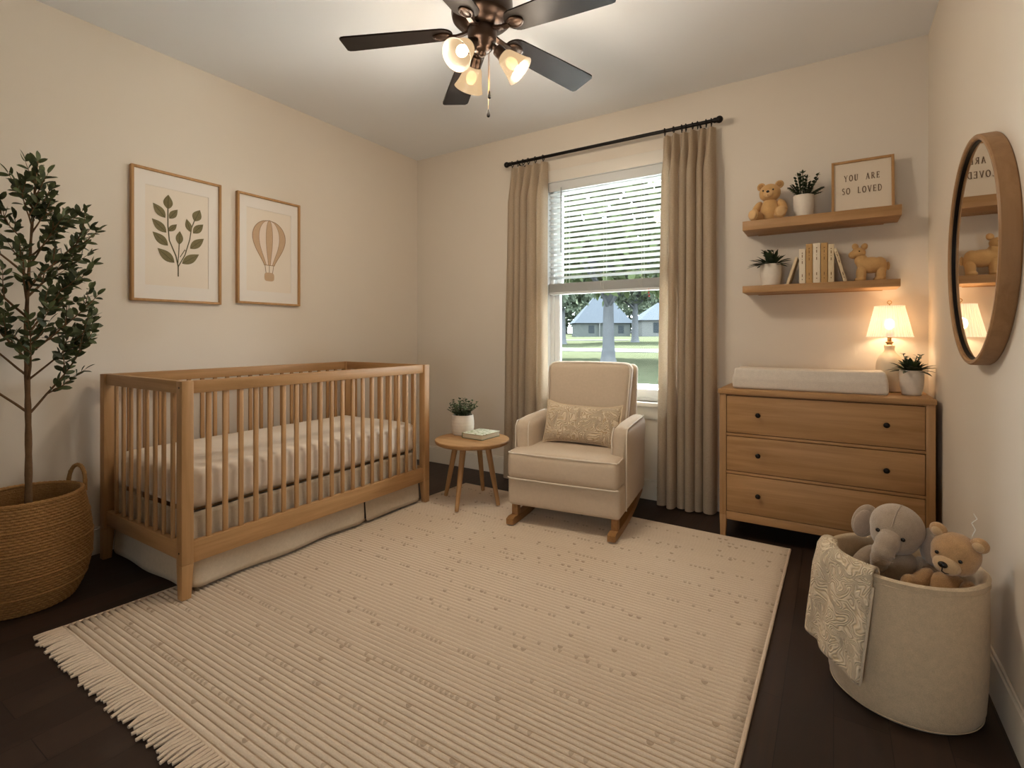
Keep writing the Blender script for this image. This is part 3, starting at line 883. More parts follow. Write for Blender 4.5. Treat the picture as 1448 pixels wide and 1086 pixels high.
for b_, e_, w_ in leaves:
    b2, e2 = Vector(b_), Vector(e_); flat_line(bm, [b2 + Vector((0, .005)), b2.lerp(e2, .85) + Vector((0, .005))], .0022, yp - .002)
obj('stem_drawing', bm, 'sagedark', pr, smooth=False)

t, hw, hh = framed('framed_picture', 'framed print of a striped hot air balloon, right of the two above the crib', 1.728, 2.160, 1.284, 1.972)
pr, yp = inset_mat(t, hw, hh, .05, .07)
def env(q):   # balloon half width by height fraction (0 neck .. 1 top)
    return .035 + (.113 - .035) * math.sin(PI / 2 * min(1, q / .62)) ** 1.25 if q < .62 else .113 * math.sqrt(max(0, 1 - ((q - .62) / .38) ** 2))
zb_, zt_ = .255, .545
qs = [i / 40 for i in range(41)]
strips = [-1, -.62, -.2, .2, .62, 1]
for nm, m_, sel in (('balloon_stripes', 'balloontan', (1, 3)), ('balloon_pale_stripes', 'balloonpink', (0, 2, 4))):
    bm = new_bm()
    for i in range(5):
        if (i % 2 == 0) == (nm == 'balloon_stripes'):
            a, b = strips[i], strips[i + 1]
            pts = [(b * env(q), zb_ + (zt_ - zb_) * q) for q in qs] + [(a * env(q), zb_ + (zt_ - zb_) * q) for q in qs[:-1][::-1]]
            flat_poly(bm, pts, yp - .0012)
    obj(nm, bm, m_, pr, smooth=False)
bm = new_bm()
for s in (-1, 1): flat_line(bm, [(s * env(q), zb_ + (zt_ - zb_) * q) for q in qs], .0036, yp - .0016)
for s in strips[1:-1]: flat_line(bm, [(s * env(q), zb_ + (zt_ - zb_) * q) for q in qs], .0022, yp - .0016)
for s in (-.03, 0, .03): flat_line(bm, [(s, zb_), (s * .75, .205)], .0035, yp - .0012)
flat_line(bm, [(-.036, zb_), (.036, zb_)], .004, yp - .0016)
obj('balloon_outline', bm, 'balloonline', pr, smooth=False)
bm = new_bm()
flat_poly(bm, [(.034 * math.copysign(abs(math.cos(a)) ** .6, math.cos(a)), .18 + .028 * math.copysign(abs(math.sin(a)) ** .6, math.sin(a))) for a in [2 * PI * i / 24 for i in range(24)]], yp - .0014)
obj('gondola_drawing', bm, 'balloontan', pr, smooth=False)

# ------------------------------------------------------------------ plants in pots
def pot_plant(name, label, loc, pr, ph, kind, seed, mat='ceramic', taper=.86, leafm='leafdeep', rings=True, s=1.0, group=None):
    rnd = random.Random(seed)
    t = thing(name, label, 'plant', loc, rnd.uniform(0, 6), group)
    bm = new_bm(); prof = [(pr * taper * .9, 0), (pr * taper, .004)]
    for i in range(1, 25):
        q = i / 24; r_ = pr * (taper + (1 - taper) * math.sin(PI / 2 * min(1, q * 1.5)))
        if kind == 'round': r_ = pr * (.80 + .2 * math.sin(PI * (.15 + .66 * q)))
        if rings: r_ += .0006 * math.sin(q * 40)
        prof.append((r_, .004 + (ph - .004) * q))
    r_ = prof[-1][0]
    prof += [(r_ - .002, ph + .0015), (r_ - .005, ph), (r_ - .006, ph - .012), (r_ - .008, ph - .02)]
    add_lathe(bm, prof, 44, capb=True); obj('pot', bm, mat, t)
    bm = new_bm(); add_lathe(bm, [(.001, ph - .010), (r_ - .006, ph - .014)], 24); obj('soil', bm, 'soil', t)
    lv = new_bm(); z0 = ph - .012
    if kind == 'zz':
        for i in range(20):
            a = 2 * PI * i / 20 + rnd.uniform(-.3, .3); el = R(rnd.choice((28, 45, 62, 78, 84))); L = s * (rnd.uniform(.085, .135) if el > 1 else rnd.uniform(.06, .085))
            p = Vector((rnd.uniform(.1, .45) * pr * math.cos(a), rnd.uniform(.1, .45) * pr * math.sin(a), z0)); d = Vector((math.cos(a) * math.cos(el), math.sin(a) * math.cos(el), math.sin(el)))
            pts = [p + d * (L * k / 6) + Vector((0, 0, -.010 * (k / 6) ** 2 * (1.3 - el / 1.5))) for k in range(7)]
            add_tube(lv, pts, .0022 * s, 5)
            for k in range(2, 7):
                for q in (-1, 1):
                    sd = d.cross(Vector((0, 0, 1))).normalized() * q
                    add_leaf(lv, pts[k], d * .7 + sd * .8 + Vector((0, 0, .1)), Vector((0, 0, 1)) - d * .3, s * .030 * (1 - .05 * k), s * .016, .2, .2, 4)
            add_leaf(lv, pts[-1], d, Vector((0, 0, 1)), s * .022, s * .011, .1, .2, 4)
    elif kind in ('arch', 'arch2'):
        for i in range(40):
            a = 2 * PI * i / 40 * 4.7 + rnd.uniform(-.2, .2); el = R(rnd.uniform(25, 82)); L = s * rnd.uniform(.065, .10)
            d = Vector((math.cos(a) * math.cos(el), math.sin(a) * math.cos(el), math.sin(el)))
            p = Vector((.35 * pr * math.cos(a), .35 * pr * math.sin(a), z0))
            add_leaf(lv, p, d, Vector((-math.cos(a), -math.sin(a), 1.2)), L, s * .027, .55 * (1.5 - el) + .05, .35, 7)
        for i in range(8):
            a = rnd.uniform(0, 6.28); d = Vector((math.cos(a) * .45, math.sin(a) * .45, 1)).normalized(); L = s * rnd.uniform(.07, .11)
            pts = [Vector((0, 0, z0)) + d * L * k / 5 for k in range(6)]
            add_tube(lv, pts, .0024 * s, 5)
            for k in range(2, 6):
                for q in range(2):
                    b = rnd.uniform(0, 6.28); add_leaf(lv, pts[k], Vector((math.cos(b), math.sin(b), .7)), Vector((0, 0, 1)), s * .024, s * .013, .2, .2, 4)
    else:    # bushy sprigs with small round leaves
        for i in range(38):
            a = 2 * PI * i / 38 * 3.6 + rnd.uniform(-.3, .3); el = R(rnd.uniform(22, 85)); L = s * rnd.uniform(.07, .115)
            d = Vector((math.cos(a) * math.cos(el), math.sin(a) * math.cos(el), math.sin(el))); p = Vector((.5 * pr * math.cos(a) * rnd.random(), .5 * pr * math.sin(a) * rnd.random(), z0))
            pts = [p + d * (L * k / 6) for k in range(7)]
            add_tube(lv, pts, .0013, 4)
            for k in range(1, 7):
                for q in range(3):
                    b = rnd.uniform(0, 6.28); l_ = s * rnd.uniform(.016, .023)
                    add_leaf(lv, pts[k], d * .5 + Vector((math.cos(b), math.sin(b), rnd.uniform(-.1, .7))), Vector((0, 0, 1)), l_, l_ * .7, .1, .15, 4)
    obj('foliage', lv, leafm, t, angle=180)
    return t

# ------------------------------------------------------------------ side table, plant, book
TBX, TBY, TBZ = -1.955, 2.615, .425
t = thing('side_table', 'small round oak side table with four splayed legs', 'table', (TBX, TBY, 0))
bm = new_bm(); add_lathe(bm, [(.001, -.028), (.222, -.028), (.233, -.022), (.238, -.012), (.238, -.004), (.235, 0), (.001, 0)], 64, c=(0, 0, TBZ)); obj('tabletop', bm, 'oak_x', t, angle=30)
for fx, fy in ((-.235, .02), (.022, -.188), (.17, .045), (-.095, .25)):
    f = Vector((fx, fy, .0175)); top = Vector((fx * .58, fy * .58 + .0, TBZ - .026))
    bm = new_bm(); add_tube(bm, [f, f.lerp(top, .5), top], [.0125, .0165, .0195], 14); obj('leg', bm, 'oak_z', t)
pot_plant('potted_plant', 'small-leaved bushy plant in a rounded white pot on the side table', (-2.092, 2.692, TBZ), .076, .132, 'round', 5, leafm='leafsage', s=1.0, group='little potted plants')
t = thing('hardback_book', 'green and cream hardback lying flat on the side table', 'book', (-1.938, 2.688, TBZ), R(-3))
bm = new_bm(); add_box(bm, -.080, .080, -.091, .091, .004, .031, .001); plabel(obj('pages', bm, 'bookpage', t), 'cream page block')
def cover_mat():
    tt = NT('illustrated_green_cover'); v = tt.coords(); n = tt.noise(v, 34, 2); n2 = tt.noise(v, 55, 2)
    c = tt.ramp(n.outputs['Fac'], [(.42, lin('C9CBB4')), (.52, lin('DBD8C6')), (.60, lin('8E9A6A'))])
    c = tt.mix(tt.math('GREATER_THAN', n2.outputs['Fac'], .64), c, lin('9A7C52'))
    tt.bsdf(c, .5, 0, .3); return tt.done()
M['cover'] = cover_mat(); M['spinegreen'] = plain('dark_sage_book_edge', '5F6A50', .6, 0, .3)
bm = new_bm(); add_box(bm, -.083, .083, -.094, .094, .031, .0345, .001); obj('front_cover', bm, 'cover', t)
bm = new_bm(); add_box(bm, -.083, .083, -.094, .094, .0005, .004, .001); add_box(bm, -.0835, -.080, -.094, .094, .002, .033, .001); obj('back_cover', bm, 'spinegreen', t)

# ------------------------------------------------------------------ rocking chair
t = thing('rocking_chair', 'cream upholstered rocking armchair in front of the window', 'armchair', (-1.262, 2.495, 0), R(7))
bm = new_bm()
add_cushion(bm, -.325, .325, 0, .62, .115, .275, .022, (0, .006, 0), 7); obj('seat_base', bm, 'chair', t)
bm = new_bm()
def tcut(q): return q
add_cushion(bm, -.322, .322, -.022, .50, .268, .425, .034, (0, .010, .014), 9); obj('seat_cushion', bm, 'chair', t)
def piping(pts, nm='piping', r=.0038):
    bm = new_bm(); add_tube(bm, pts, r, 6); obj(nm, bm, 'piping', t)
piping([(-.314, .12, .418), (-.316, .0, .417), (-.31, -.014, .417), (-.15, -.022, .418), (0, -.025, .419), (.15, -.022, .418), (.31, -.014, .417), (.316, .0, .417), (.314, .12, .418)])
piping([(-.318, -.006, .276), (-.30, -.019, .275), (0, -.026, .275), (.30, -.019, .275), (.318, -.006, .276)])
for s in (-1, 1):
    bm = new_bm()
    def aw(q, s=s):
        # arm block drops slightly and rolls outwards towards the front
        y = q.y; z = q.z
        k = max(0, -y / .25)
        q.z -= .012 * k * k * (z > .1)
        q.x += s * .006 * (z > .1)
        return q
    add_cushion(bm, min(s * .238, s * .338), max(s * .238, s * .338), .12, .635, .118, .588, .045, (.004, .006, .008), 8, warp=aw)
    obj('arm', bm, 'chair', t)
    xo = s * .338
    piping([(s * .330, .128, .13), (s * .331, .125, .50), (s * .332, .13, .545), (s * .331, .15, .572), (s * .333, .3, .580), (s * .333, .60, .584)])
    piping([(s * .250, .128, .43), (s * .250, .126, .51), (s * .252, .135, .55), (s * .254, .155, .574)])
# back rest: leaning upholstered panel with a shell behind
lean = R(11)
def backwarp(q):
    z = q.z; return Vector((q.x * (1 + .05 * z / .28), q.y + math.tan(lean) * z, q.z))
bm = new_bm(); add_cushion(bm, -.262, .262, .46, .575, .38, .912, .042, (0, .02, .006), 9, warp=backwarp); obj('backrest', bm, 'chair', t)
bm = new_bm(); add_cushion(bm, -.285, .285, .555, .64, .14, .900, .035, (0, .006, .004), 8, warp=lambda q: Vector((q.x * (1 - .02 * q.z), q.y + math.tan(lean) * max(-.1, q.z), q.z))); obj('back_shell', bm, 'chair', t)
def bp(x, z, dy): return (x * (1 + .05 * (z - .6575) / .28), .46 + dy + math.tan(lean) * (z - .6575), z)
piping([bp(-.258, .42, .014), bp(-.258, .84, .012), bp(-.254, .882, .014), bp(-.236, .902, .018), bp(-.2, .908, .02), bp(0, .913, .02), bp(.2, .908, .02), bp(.236, .902, .018), bp(.254, .882, .014), bp(.258, .84, .012), bp(.258, .42, .014)])
for s in (-1, 1):   # bent rocker rail and its two blocks
    bm = new_bm(); prof = []
    n = 26
    for i in range(n + 1):
        y = -.045 + .72 * i / n; zc = .0115 + .26 * (y - .13) ** 2 + .05 * max(0, y - .38) ** 2
        prof.append((y, zc))
    x0, x1 = s * .29 - .021, s * .29 + .021
    rings = []
    for i, (y, z) in enumerate(prof):
        hgt = .040 if 0 < i < n else .030
        rings.append([bm.verts.new(q) for q in ((x0, y, z), (x1, y, z), (x1, y, z + hgt), (x0, y, z + hgt))])
    for a, b in zip(rings, rings[1:]):
        for k in range(4): bm.faces.new((a[k], a[(k + 1) % 4], b[(k + 1) % 4], b[k]))
    bm.faces.new(rings[0][::-1]); bm.faces.new(rings[-1])
    obj('rocker', bm, 'rockerwood', t, angle=35)
    for y in (.045, .52):
        z0 = .0115 + .26 * (y - .13) ** 2 + .05 * max(0, y - .38) ** 2
        bm = new_bm(); add_box(bm, s * .29 - .018, s * .29 + .018, y - .022, y + .022, z0 + .03, .125, .003); obj('leg_block', bm, 'rockerwood', t)

def pillow(name, label, loc, rot, w, h, d, mat, edge):
    t = thing(name, label, 'pillow', loc); t.rotation_euler = rot
    def f(sgn):
        def g(u, v):
            a, b = 2 * u - 1, 2 * v - 1
            th = d / 2 * max(0, (1 - abs(a) ** 2.6) * (1 - abs(b) ** 2.2)) ** .55
            px = a * w / 2 * (1 - .05 * (1 - b * b) * a * a * .8) ; pz = b * h / 2 * (1 - .20 * (1 - a ** 4) * b * b)
            return Vector((px, sgn * th, pz))
        return g
    bm = new_bm(); add_grid(bm, 40, 28, f(-1)); add_grid(bm, 40, 28, f(1)); bmesh.ops.remove_doubles(bm, verts=bm.verts[:], dist=.0004)
    obj('cushion_cover', bm, mat, t, angle=180)
    bm = new_bm(); g = f(0); pts = [g(i / 30, 0) for i in range(30)] + [g(1, i / 20) for i in range(20)] + [g(1 - i / 30, 1) for i in range(30)] + [g(0, 1 - i / 20) for i in range(20)]
    add_tube(bm, pts, .0045, 6, closed=True); obj('corded_edge', bm, edge, t)
pillow('lumbar_pillow', 'long cream pillow with swirling raised pattern on the armchair', (-1.275, 2.80, .553), (R(-16), R(1.5), R(7)), .47, .265, .14, 'pillow', 'pillowplain')

# ------------------------------------------------------------------ dresser
DX0, DX1, DY0, DY1, DT = -.522, .385, 2.925, 3.322, .797
t = thing('dresser', 'three drawer oak dresser in the corner by the mirror', 'dresser', (DX0, DY0, 0))
DW, DD = DX1 - DX0, DY1 - DY0
bm = new_bm(); add_box(bm, -.006, DW + .004, -.010, DD, DT - .024, DT, .003); obj('top', bm, 'oak_x', t)
for x in (0, DW - .034):
    for y in (0, DD - .04):
        bm = new_bm(); add_hexa(bm, [(x + (.004 if x == 0 else .004), y, 0), (x + .030, y, 0), (x + .030, y + .034, 0), (x + .004, y + .034, 0), (x, y, .12), (x + .034, y, .12), (x + .034, y + .04, .12), (x, y + .04, .12)], .0015)
        add_box(bm, x, x + .034, y, y + .04, .12, DT - .024, .0015); obj('leg', bm, 'oak_z', t)
bm = new_bm()
add_box(bm, .006, .026, .04, DD - .04, .10, DT - .024, .001); add_box(bm, DW - .026, DW - .006, .04, DD - .04, .10, DT - .024, .001); add_box(bm, .034, DW - .034, DD - .012, DD - .004, .10, DT - .024)
add_box(bm, .034, DW - .034, .03, DD - .04, .10, .115)
obj('carcass', bm, 'oak_z', t)
bm = new_bm()
add_box(bm, .034, DW - .034, .004, .03, .098, .142, .0015)
for z in (.353, .556): add_box(bm, .034, DW - .034, .006, .03, z - .007, z + .007, .001)
add_box(bm, .034, DW - .034, .006, .03, DT - .031, DT - .024, .001); obj('rails', bm, 'oak_x', t)
rnd = random.Random(2)
for z0, z1 in ((.1455, .3425), (.3635, .5455), (.5665, .7625)):
    bm = new_bm(); add_box(bm, .0365, DW - .0365, .003, .022, z0, z1, .0012); add_box(bm, .05, DW - .05, .022, DD - .05, z0 + .01, z1 - .03); dr = obj('drawer', bm, 'oak_x', t)
    for kx in (.19, DW - .178):
        bm = new_bm(); mt = Matrix.Rotation(R(90), 4, 'X')
        add_lathe(bm, [(.006, -.002), (.0055, .008), (.008, .012), (.0118, .017), (.0128, .021), (.0108, .025), (.006, .0275), (.0005, .028)], 20, c=(kx, .003, (z0 + z1) / 2 + .004), mat4=mt)
        plabel(obj('knob', bm, 'blackmetal', dr), 'round black knob')
# changing pad
px0, px1, py0, py1 = -.468, .222, 2.985, 3.185
bm = new_bm()
def padf(u, v):
    return None
def padwarp(q):
    a = q.x / ((px1 - px0) / 2); b = q.y / ((py1 - py0) / 2)
    if q.z > 0: q.z += -.034 * max(0, 1 - abs(b) ** 2.2) * max(0, 1 - abs(a) ** 6) + .004 * abs(b)
    q.x *= 1 - .03 * max(0, q.z / .05); q.y *= 1 - .10 * max(0, q.z / .05)
    return q
add_cushion(bm, px0, px1, py0, py1, DT, DT + .112, .016, (0, 0, 0), 14, warp=padwarp)
tag(obj('changing_pad', bm, 'pad'), 'white contoured changing pad lying on the dresser top', 'changing pad')
# table lamp
LX, LY = .242, 3.238
t = thing('table_lamp', 'lit table lamp with pleated shade on the dresser', 'lamp', (LX, LY, DT))
bm = new_bm(); add_lathe(bm, [(.045, 0), (.054, .004), (.057, .02), (.058, .08), (.0575, .13), (.054, .155), (.044, .178), (.030, .195), (.022, .207), (.0205, .218), (.023, .226), (.0235, .236), (.02, .239), (.001, .239)], 48, capb=True); obj('base', bm, 'lampceramic', t)
bm = new_bm(); add_lathe(bm, [(.012, .237), (.012, .246), (.017, .248), (.017, .254), (.009, .257), (.009, .275), (.013, .277), (.013, .30), (.002, .302)], 20); plabel(obj('socket', bm, 'brass', t), 'brass neck')
bm = new_bm(); n = 176; prof = [(.098, .282), (.0615, .438)]
def sf(off):
    def f(u, v):
        a = 2 * PI * u; r_ = .0975 + (.0620 - .0975) * v + .0011 * math.sin(a * 44) + off
        return Vector((r_ * math.cos(a), r_ * math.sin(a), .280 + .157 * v))
    return f
add_grid(bm, n, 8, sf(0), closed_u=True); obj('shade', bm, 'lampshade', t, angle=180)
bm = new_bm()
for r_, z in ((.0985, .2805), (.063, .4365)): add_tube(bm, [(r_ * math.cos(a), r_ * math.sin(a), z) for a in [2 * PI * i / 60 for i in range(60)]], .0022, 6, closed=True)
obj('shade_trim', bm, 'lampshade', t)
bm = new_bm()
for i in range(3):
    a = 2 * PI * i / 3; add_tube(bm, [(0, 0, .432), (.062 * math.cos(a), .062 * math.sin(a), .434)], .0012, 5)
for s in (-1, 1): add_tube(bm, [(s * .012, 0, .285), (s * .035, 0, .33), (s * .035, 0, .39), (s * .012, 0, .43), (0, 0, .432)], .0012, 5)
obj('harp', bm, 'brass', t)
bm = new_bm(); add_tube(bm, [(0, 0, .43), (0, 0, .448)], .003, 8)
add_tube(bm, [(.0085 * math.cos(a), 0, .457 + .0085 * math.sin(a)) for a in [2 * PI * i / 20 for i in range(20)]], .002, 6, closed=True); obj('finial', bm, 'brass', t)
bm = new_bm(); add_ball(bm, (0, 0, .345), (.022, .022, .028), seg=14, rings=10); obj('light_bulb', bm, 'bulb', t)
pot_plant('potted_plant', 'dark spiky succulent in a white pot beside the lamp', (.318, 3.105, DT), .048, .118, 'arch2', 9, s=.86, taper=.80, group='little potted plants')

# ------------------------------------------------------------------ shelves and what stands on them
S1, S2 = 1.73, 1.364
SY0, SY1 = 3.135, YB
def shelf(name, label, z, x0, x1, th):
    t = thing(name, label, 'shelf', (x0, SY1, z), 0, 'floating oak shelves above the dresser')
    bm = new_bm(); add_box(bm, 0, x1 - x0, SY0 - SY1, 0, -th, 0, .002); obj('board', bm, 'oak_x', t)
    bm = new_bm(); add_box(bm, .06, x1 - x0 - .06, -.012, 0, -th - .004, -th + .01, .001); obj('wall_cleat', bm, 'oak_x', t)
shelf('floating_shelf', 'upper floating oak shelf with the framed words', S1, -.437, .284, .052)
shelf('floating_shelf', 'lower floating oak shelf with the row of books', S2, -.437, .279, .038)
pot_plant('potted_plant', 'feathery dark green plant in a white pot on the upper shelf', (-.14, 3.225, S1), .050, .122, 'zz', 12, s=.98, group='little potted plants')
pot_plant('potted_plant', 'low arching dark green plant in a white pot on the lower shelf', (-.302, 3.225, S2), .054, .122, 'arch', 31, s=1.0, group='little potted plants')

# framed words
t = thing('framed_sign', 'framed white sign reading YOU ARE SO LOVED on the upper shelf', 'sign', (.127, 3.246, S1))
t.rotation_euler = (R(-5), 0, 0)
fw, fh = .274, .290; b = .0125
bm = new_bm()
add_box(bm, -fw / 2, -fw / 2 + b, -.010, .010, 0, fh, .001); add_box(bm, fw / 2 - b, fw / 2, -.010, .010, 0, fh, .001)
add_box(bm, -fw / 2 + b, fw / 2 - b, -.010, .010, 0, b * .9, .001); add_box(bm, -fw / 2 + b, fw / 2 - b, -.010, .010, fh - b, fh, .001); obj('frame', bm, 'framewood', t)
bm = new_bm(); add_box(bm, -fw / 2 + b - .002, fw / 2 - b + .002, -.001, .004, b * .8, fh - b + .002); sg = obj('sign_sheet', bm, 'signpaper', t)
def arc(cx, cy, rx, ry, a0, a1, n=14): return [(cx + rx * math.cos(R(a0 + (a1 - a0) * i / n)), cy + ry * math.sin(R(a0 + (a1 - a0) * i / n))) for i in range(n + 1)]
TH, TN, SF = .115, .065, .05
GL = {   # serif capitals in a unit-height box: (width, strokes); stroke = (points, width)
    'Y': (.78, [([(.08, 1), (.39, .48)], TH), ([(.70, 1), (.39, .48)], TN), ([(.39, .5), (.39, 0)], TH), ([(-.02, .985), (.20, .985)], SF), ([(.58, .985), (.80, .985)], SF), ([(.26, .015), (.52, .015)], SF)]),
    'O': (.80, [(arc(.40, .5, .34, .47, 60, 300), TH), (arc(.40, .5, .34, .47, -60, 60), TH)]),
    'U': (.78, [([(.13, 1), (.13, .33)] + arc(.39, .30, .26, .27, 180, 270, 8), TH), (arc(.39, .30, .26, .27, 270, 360, 8) + [(.65, 1)], TN), ([(.02, .985), (.25, .985)], SF), ([(.54, .985), (.76, .985)], SF)]),
    'A': (.82, [([(.41, 1), (.09, 0)], TN), ([(.41, 1), (.72, 0)], TH), ([(.2, .34), (.62, .34)], SF), ([(-.01, .015), (.20, .015)], SF), ([(.60, .015), (.84, .015)], SF)]),
    'R': (.76, [([(.14, 0), (.14, 1)], TH), ([(.14, .96), (.36, .96)] + arc(.36, .74, .22, .22, 90, -90, 10) + [(.14, .52)], TN + .02), ([(.34, .52), (.68, 0)], TH), ([(.02, .015), (.27, .015)], SF), ([(.02, .985), (.2, .985)], SF), ([(.6, .015), (.78, .015)], SF)]),
    'E': (.66, [([(.14, 0), (.14, 1)], TH), ([(.04, .97), (.58, .97)], TN), ([(.14, .52), (.48, .52)], TN), ([(.04, .03), (.60, .03)], TN), ([(.58, 1), (.58, .84)], SF), ([(.60, 0), (.60, .18)], SF), ([(.48, .60), (.48, .44)], SF)]),
    'S': (.60, [(arc(.30, .735, .21, .235, 35, 200, 10) + arc(.30, .265, .22, .24, 60, -55, 10)[:1] + arc(.30, .265, .22, .24, 50, -145, 14), TH * .9)]),
    'L': (.64, [([(.14, 0), (.14, 1)], TH), ([(.04, .03), (.58, .03)], TN), ([(.58, 0), (.58, .2)], SF), ([(.03, .985), (.26, .985)], SF)]),
    'V': (.80, [([(.08, 1), (.40, 0)], TH), ([(.72, 1), (.40, 0)], TN), ([(-.02, .985), (.2, .985)], SF), ([(.6, .985), (.82, .985)], SF)]),
    'D': (.82, [([(.14, 0), (.14, 1)], TH), ([(.14, .97), (.34, .97)] + arc(.34, .5, .38, .47, 90, -90, 16) + [(.14, .03)], TN + .025), ([(.03, .985), (.2, .985)], SF), ([(.03, .015), (.2, .015)], SF)]),
}
bm = new_bm()
def words(txt, cx, z, hgt, sp, sx=.92):
    wd = sum((GL[c][0] * hgt * sx if c != ' ' else hgt * .62) + sp for c in txt) - sp
    x = cx - wd / 2
    for c in txt:
        if c == ' ': x += hgt * .62 + sp; continue
        for pts, lw in GL[c][1]:
            flat_line(bm, [(x + p[0] * hgt * sx, z + p[1] * hgt) for p in pts], lw * hgt, -.0026, .0018)
        x += GL[c][0] * hgt * sx + sp
words('YOU ARE', -.002, .178, .033, .0068, .62); words('SO LOVED', -.002, .108, .034, .0064, .62)
plabel(obj('lettering', bm, 'ink', sg, smooth=False), 'brown serif words YOU ARE SO LOVED')

# books
def book(label, x0, w, h, d, mat, tilt=0, marks=True, yf=3.165, pivot=None):
    t = thing('book', label, 'book', (x0, yf, S2), 0, 'books on the lower shelf')
    t.rotation_euler = (0, tilt, 0)
    bm = new_bm(); c = .0022
    add_box(bm, 0, c, 0, d, 0, h, .0006, 1); add_box(bm, w - c, w, 0, d, 0, h, .0006, 1)
    add_cushion(bm, 0, w, -.003, .004, 0, h, .0022, (0, .002, 0), 3); obj('cover', bm, mat, t)
    bm = new_bm(); add_box(bm, c, w - c, .003, d - .004, .003, h - .004); plabel(obj('pages', bm, 'bookpage', t), 'pale page block')
    if marks:
        bm = new_bm()
        for z, r_ in ((.12, .0026), (.24, 0), (.62, 0), (.70, .002), (.80, 0), (.88, .0028)):
            if r_: add_ball(bm, (w / 2, -.0046, h * z), (r_, .0012, r_), seg=8, rings=6)
            else: add_box(bm, w / 2 - .0018, w / 2 + .0018, -.0056, -.0035, h * z - .009, h * z + .006)
        plabel(obj('spine_marks', bm, 'goldfoil', t), 'small brown marks on the spine')
book('thin cream book leaning at the left end of the row beside the plant', -.222, .014, .155, .12, 'bookcream', R(17), False)
book('ivory book standing upright, next to the leaning left-hand one', -.1585, .030, .187, .12, 'bookwhite')
book('tall tan book, left of the tall white one in the row', -.1265, .031, .213, .125, 'booktan')
book('tall white book in the middle of the row', -.0935, .034, .214, .125, 'bookwhite')
book('tall tan book, right of the tall white one in the row', -.0575, .031, .212, .125, 'booktan')
book('narrow cream book, last upright one on the right of the row', -.0245, .027, .202, .12, 'bookcream')
book('thin cream book leaning at the right end of the row beside the toy', .0445, .015, .182, .12, 'bookcream', R(-14.5))

def ball_part(nm, mat, parent, *balls, remesh=0, smooth=0, angle=180):
    bm = new_bm()
    for b in balls: add_ball(bm, *b[:2], **(b[2] if len(b) > 2 else {}))
    o = obj(nm, bm, mat, parent, angle=angle)
    if remesh:
        m = o.modifiers.new('fuse', 'REMESH'); m.mode = 'VOXEL'; m.voxel_size = remesh; m.use_smooth_shade = True
        if smooth:
            s = o.modifiers.new('soft', 'SMOOTH'); s.iterations = smooth; s.factor = .5
    return o

# seated bear on the upper shelf
t = thing('teddy_bear', 'honey tan teddy bear sitting on the upper shelf', 'soft toy', (-.305, 3.225, S1), R(-7))
ball_part('body', 'toywood', t, ((0, .005, .062), (.055, .048, .066)), ((0, .0, .095), (.042, .038, .04)), remesh=.004, smooth=4)
hd = ball_part('head', 'toywood', t, ((0, -.004, .163), (.056, .049, .051)), ((0, -.008, .150), (.053, .046, .036)), remesh=.004, smooth=4)
plabel(ball_part('muzzle', 'toypale', hd, ((.002, -.046, .150), (.027, .018, .021))), 'paler muzzle')
for s in (-1, 1):
    e = ball_part('ear', 'toywood', hd, ((s * .047, .006, .206), (.023, .012, .023), {'rot': Euler((0, s * .5, 0))}))
    plabel(ball_part('inner_ear', 'toydark', e, ((s * .047, -.003, .206), (.014, .006, .014))), 'darker inner ear')
    plabel(ball_part('eye', 'black', hd, ((s * .0255, -.0465, .170), (.0045, .004, .005), {'seg': 10, 'rings': 8})), 'black bead eye')
    ball_part('arm', 'toywood', t, ((s * .066, -.012, .082), (.021, .024, .047), {'rot': Euler((-.35, s * -.45, 0))}), ((s * .073, -.028, .053), (.019, .022, .02)), remesh=.004, smooth=4)
    lg = ball_part('leg', 'toywood', t, ((s * .055, -.04, .028), (.026, .05, .027), {'rot': Euler((0, 0, s * .35))}), ((s * .068, -.072, .034), (.030, .018, .034), {'rot': Euler((0, 0, s * .3))}), remesh=.004, smooth=3)
    plabel(ball_part('foot_pad', 'toypale', lg, ((s * .073, -.086, .035), (.024, .008, .027), {'rot': Euler((0, 0, s * .3))})), 'paler foot pad')
plabel(ball_part('nose', 'black', hd, ((.002, -.0635, .158), (.0085, .006, .007), {'seg': 12, 'rings': 8})), 'dark brown nose')
plabel(ball_part('mouth', 'toydark', hd, ((.002, -.0615, .139), (.003, .003, .0045), {'seg': 8, 'rings': 6})), 'dark stitched mouth')

# standing toy animal on the lower shelf, head to the left
t = thing('toy_animal', 'tan toy animal standing at the right end of the lower shelf', 'toy', (.155, 3.225, S2), R(8))
ball_part('body', 'toywood', t, ((.010, 0, .085), (.060, .036, .043)), ((-.025, 0, .092), (.030, .029, .038)), ((.045, 0, .085), (.032, .032, .042)), ((-.036, 0, .115), (.029, .026, .036)), ((-.04, 0, .135), (.022, .02, .024)), ((.064, 0, .072), (.014, .02, .034)),
          remesh=.0038, smooth=5)
hd = ball_part('head', 'toywood', t, ((-.046, -.002, .152), (.033, .027, .028)), ((-.070, -.004, .142), (.022, .021, .020)), remesh=.003, smooth=4)
for s in (-1, 1):
    for x in (-.034, .050):
        ball_part('leg', 'toywood', t, ((x, s * .016, .042), (.021, .0165, .048)), ((x - .004, s * .016, .013), (.0245, .0175, .0145)), remesh=.0035, smooth=3)
    ball_part('ear', 'toywood', hd, ((-.040 + s * .021, -.002 + s * .006, .184), (.015, .009, .018), {'rot': Euler((0, s * .35, 0))}))
plabel(ball_part('eye', 'black', hd, ((-.047, -.0285, .157), (.0032, .003, .0036), {'seg': 8, 'rings': 6})), 'black bead eye')
ball_part('eye', 'black', hd, ((-.050, .0245, .157), (.0032, .003, .0036), {'seg': 8, 'rings': 6}))
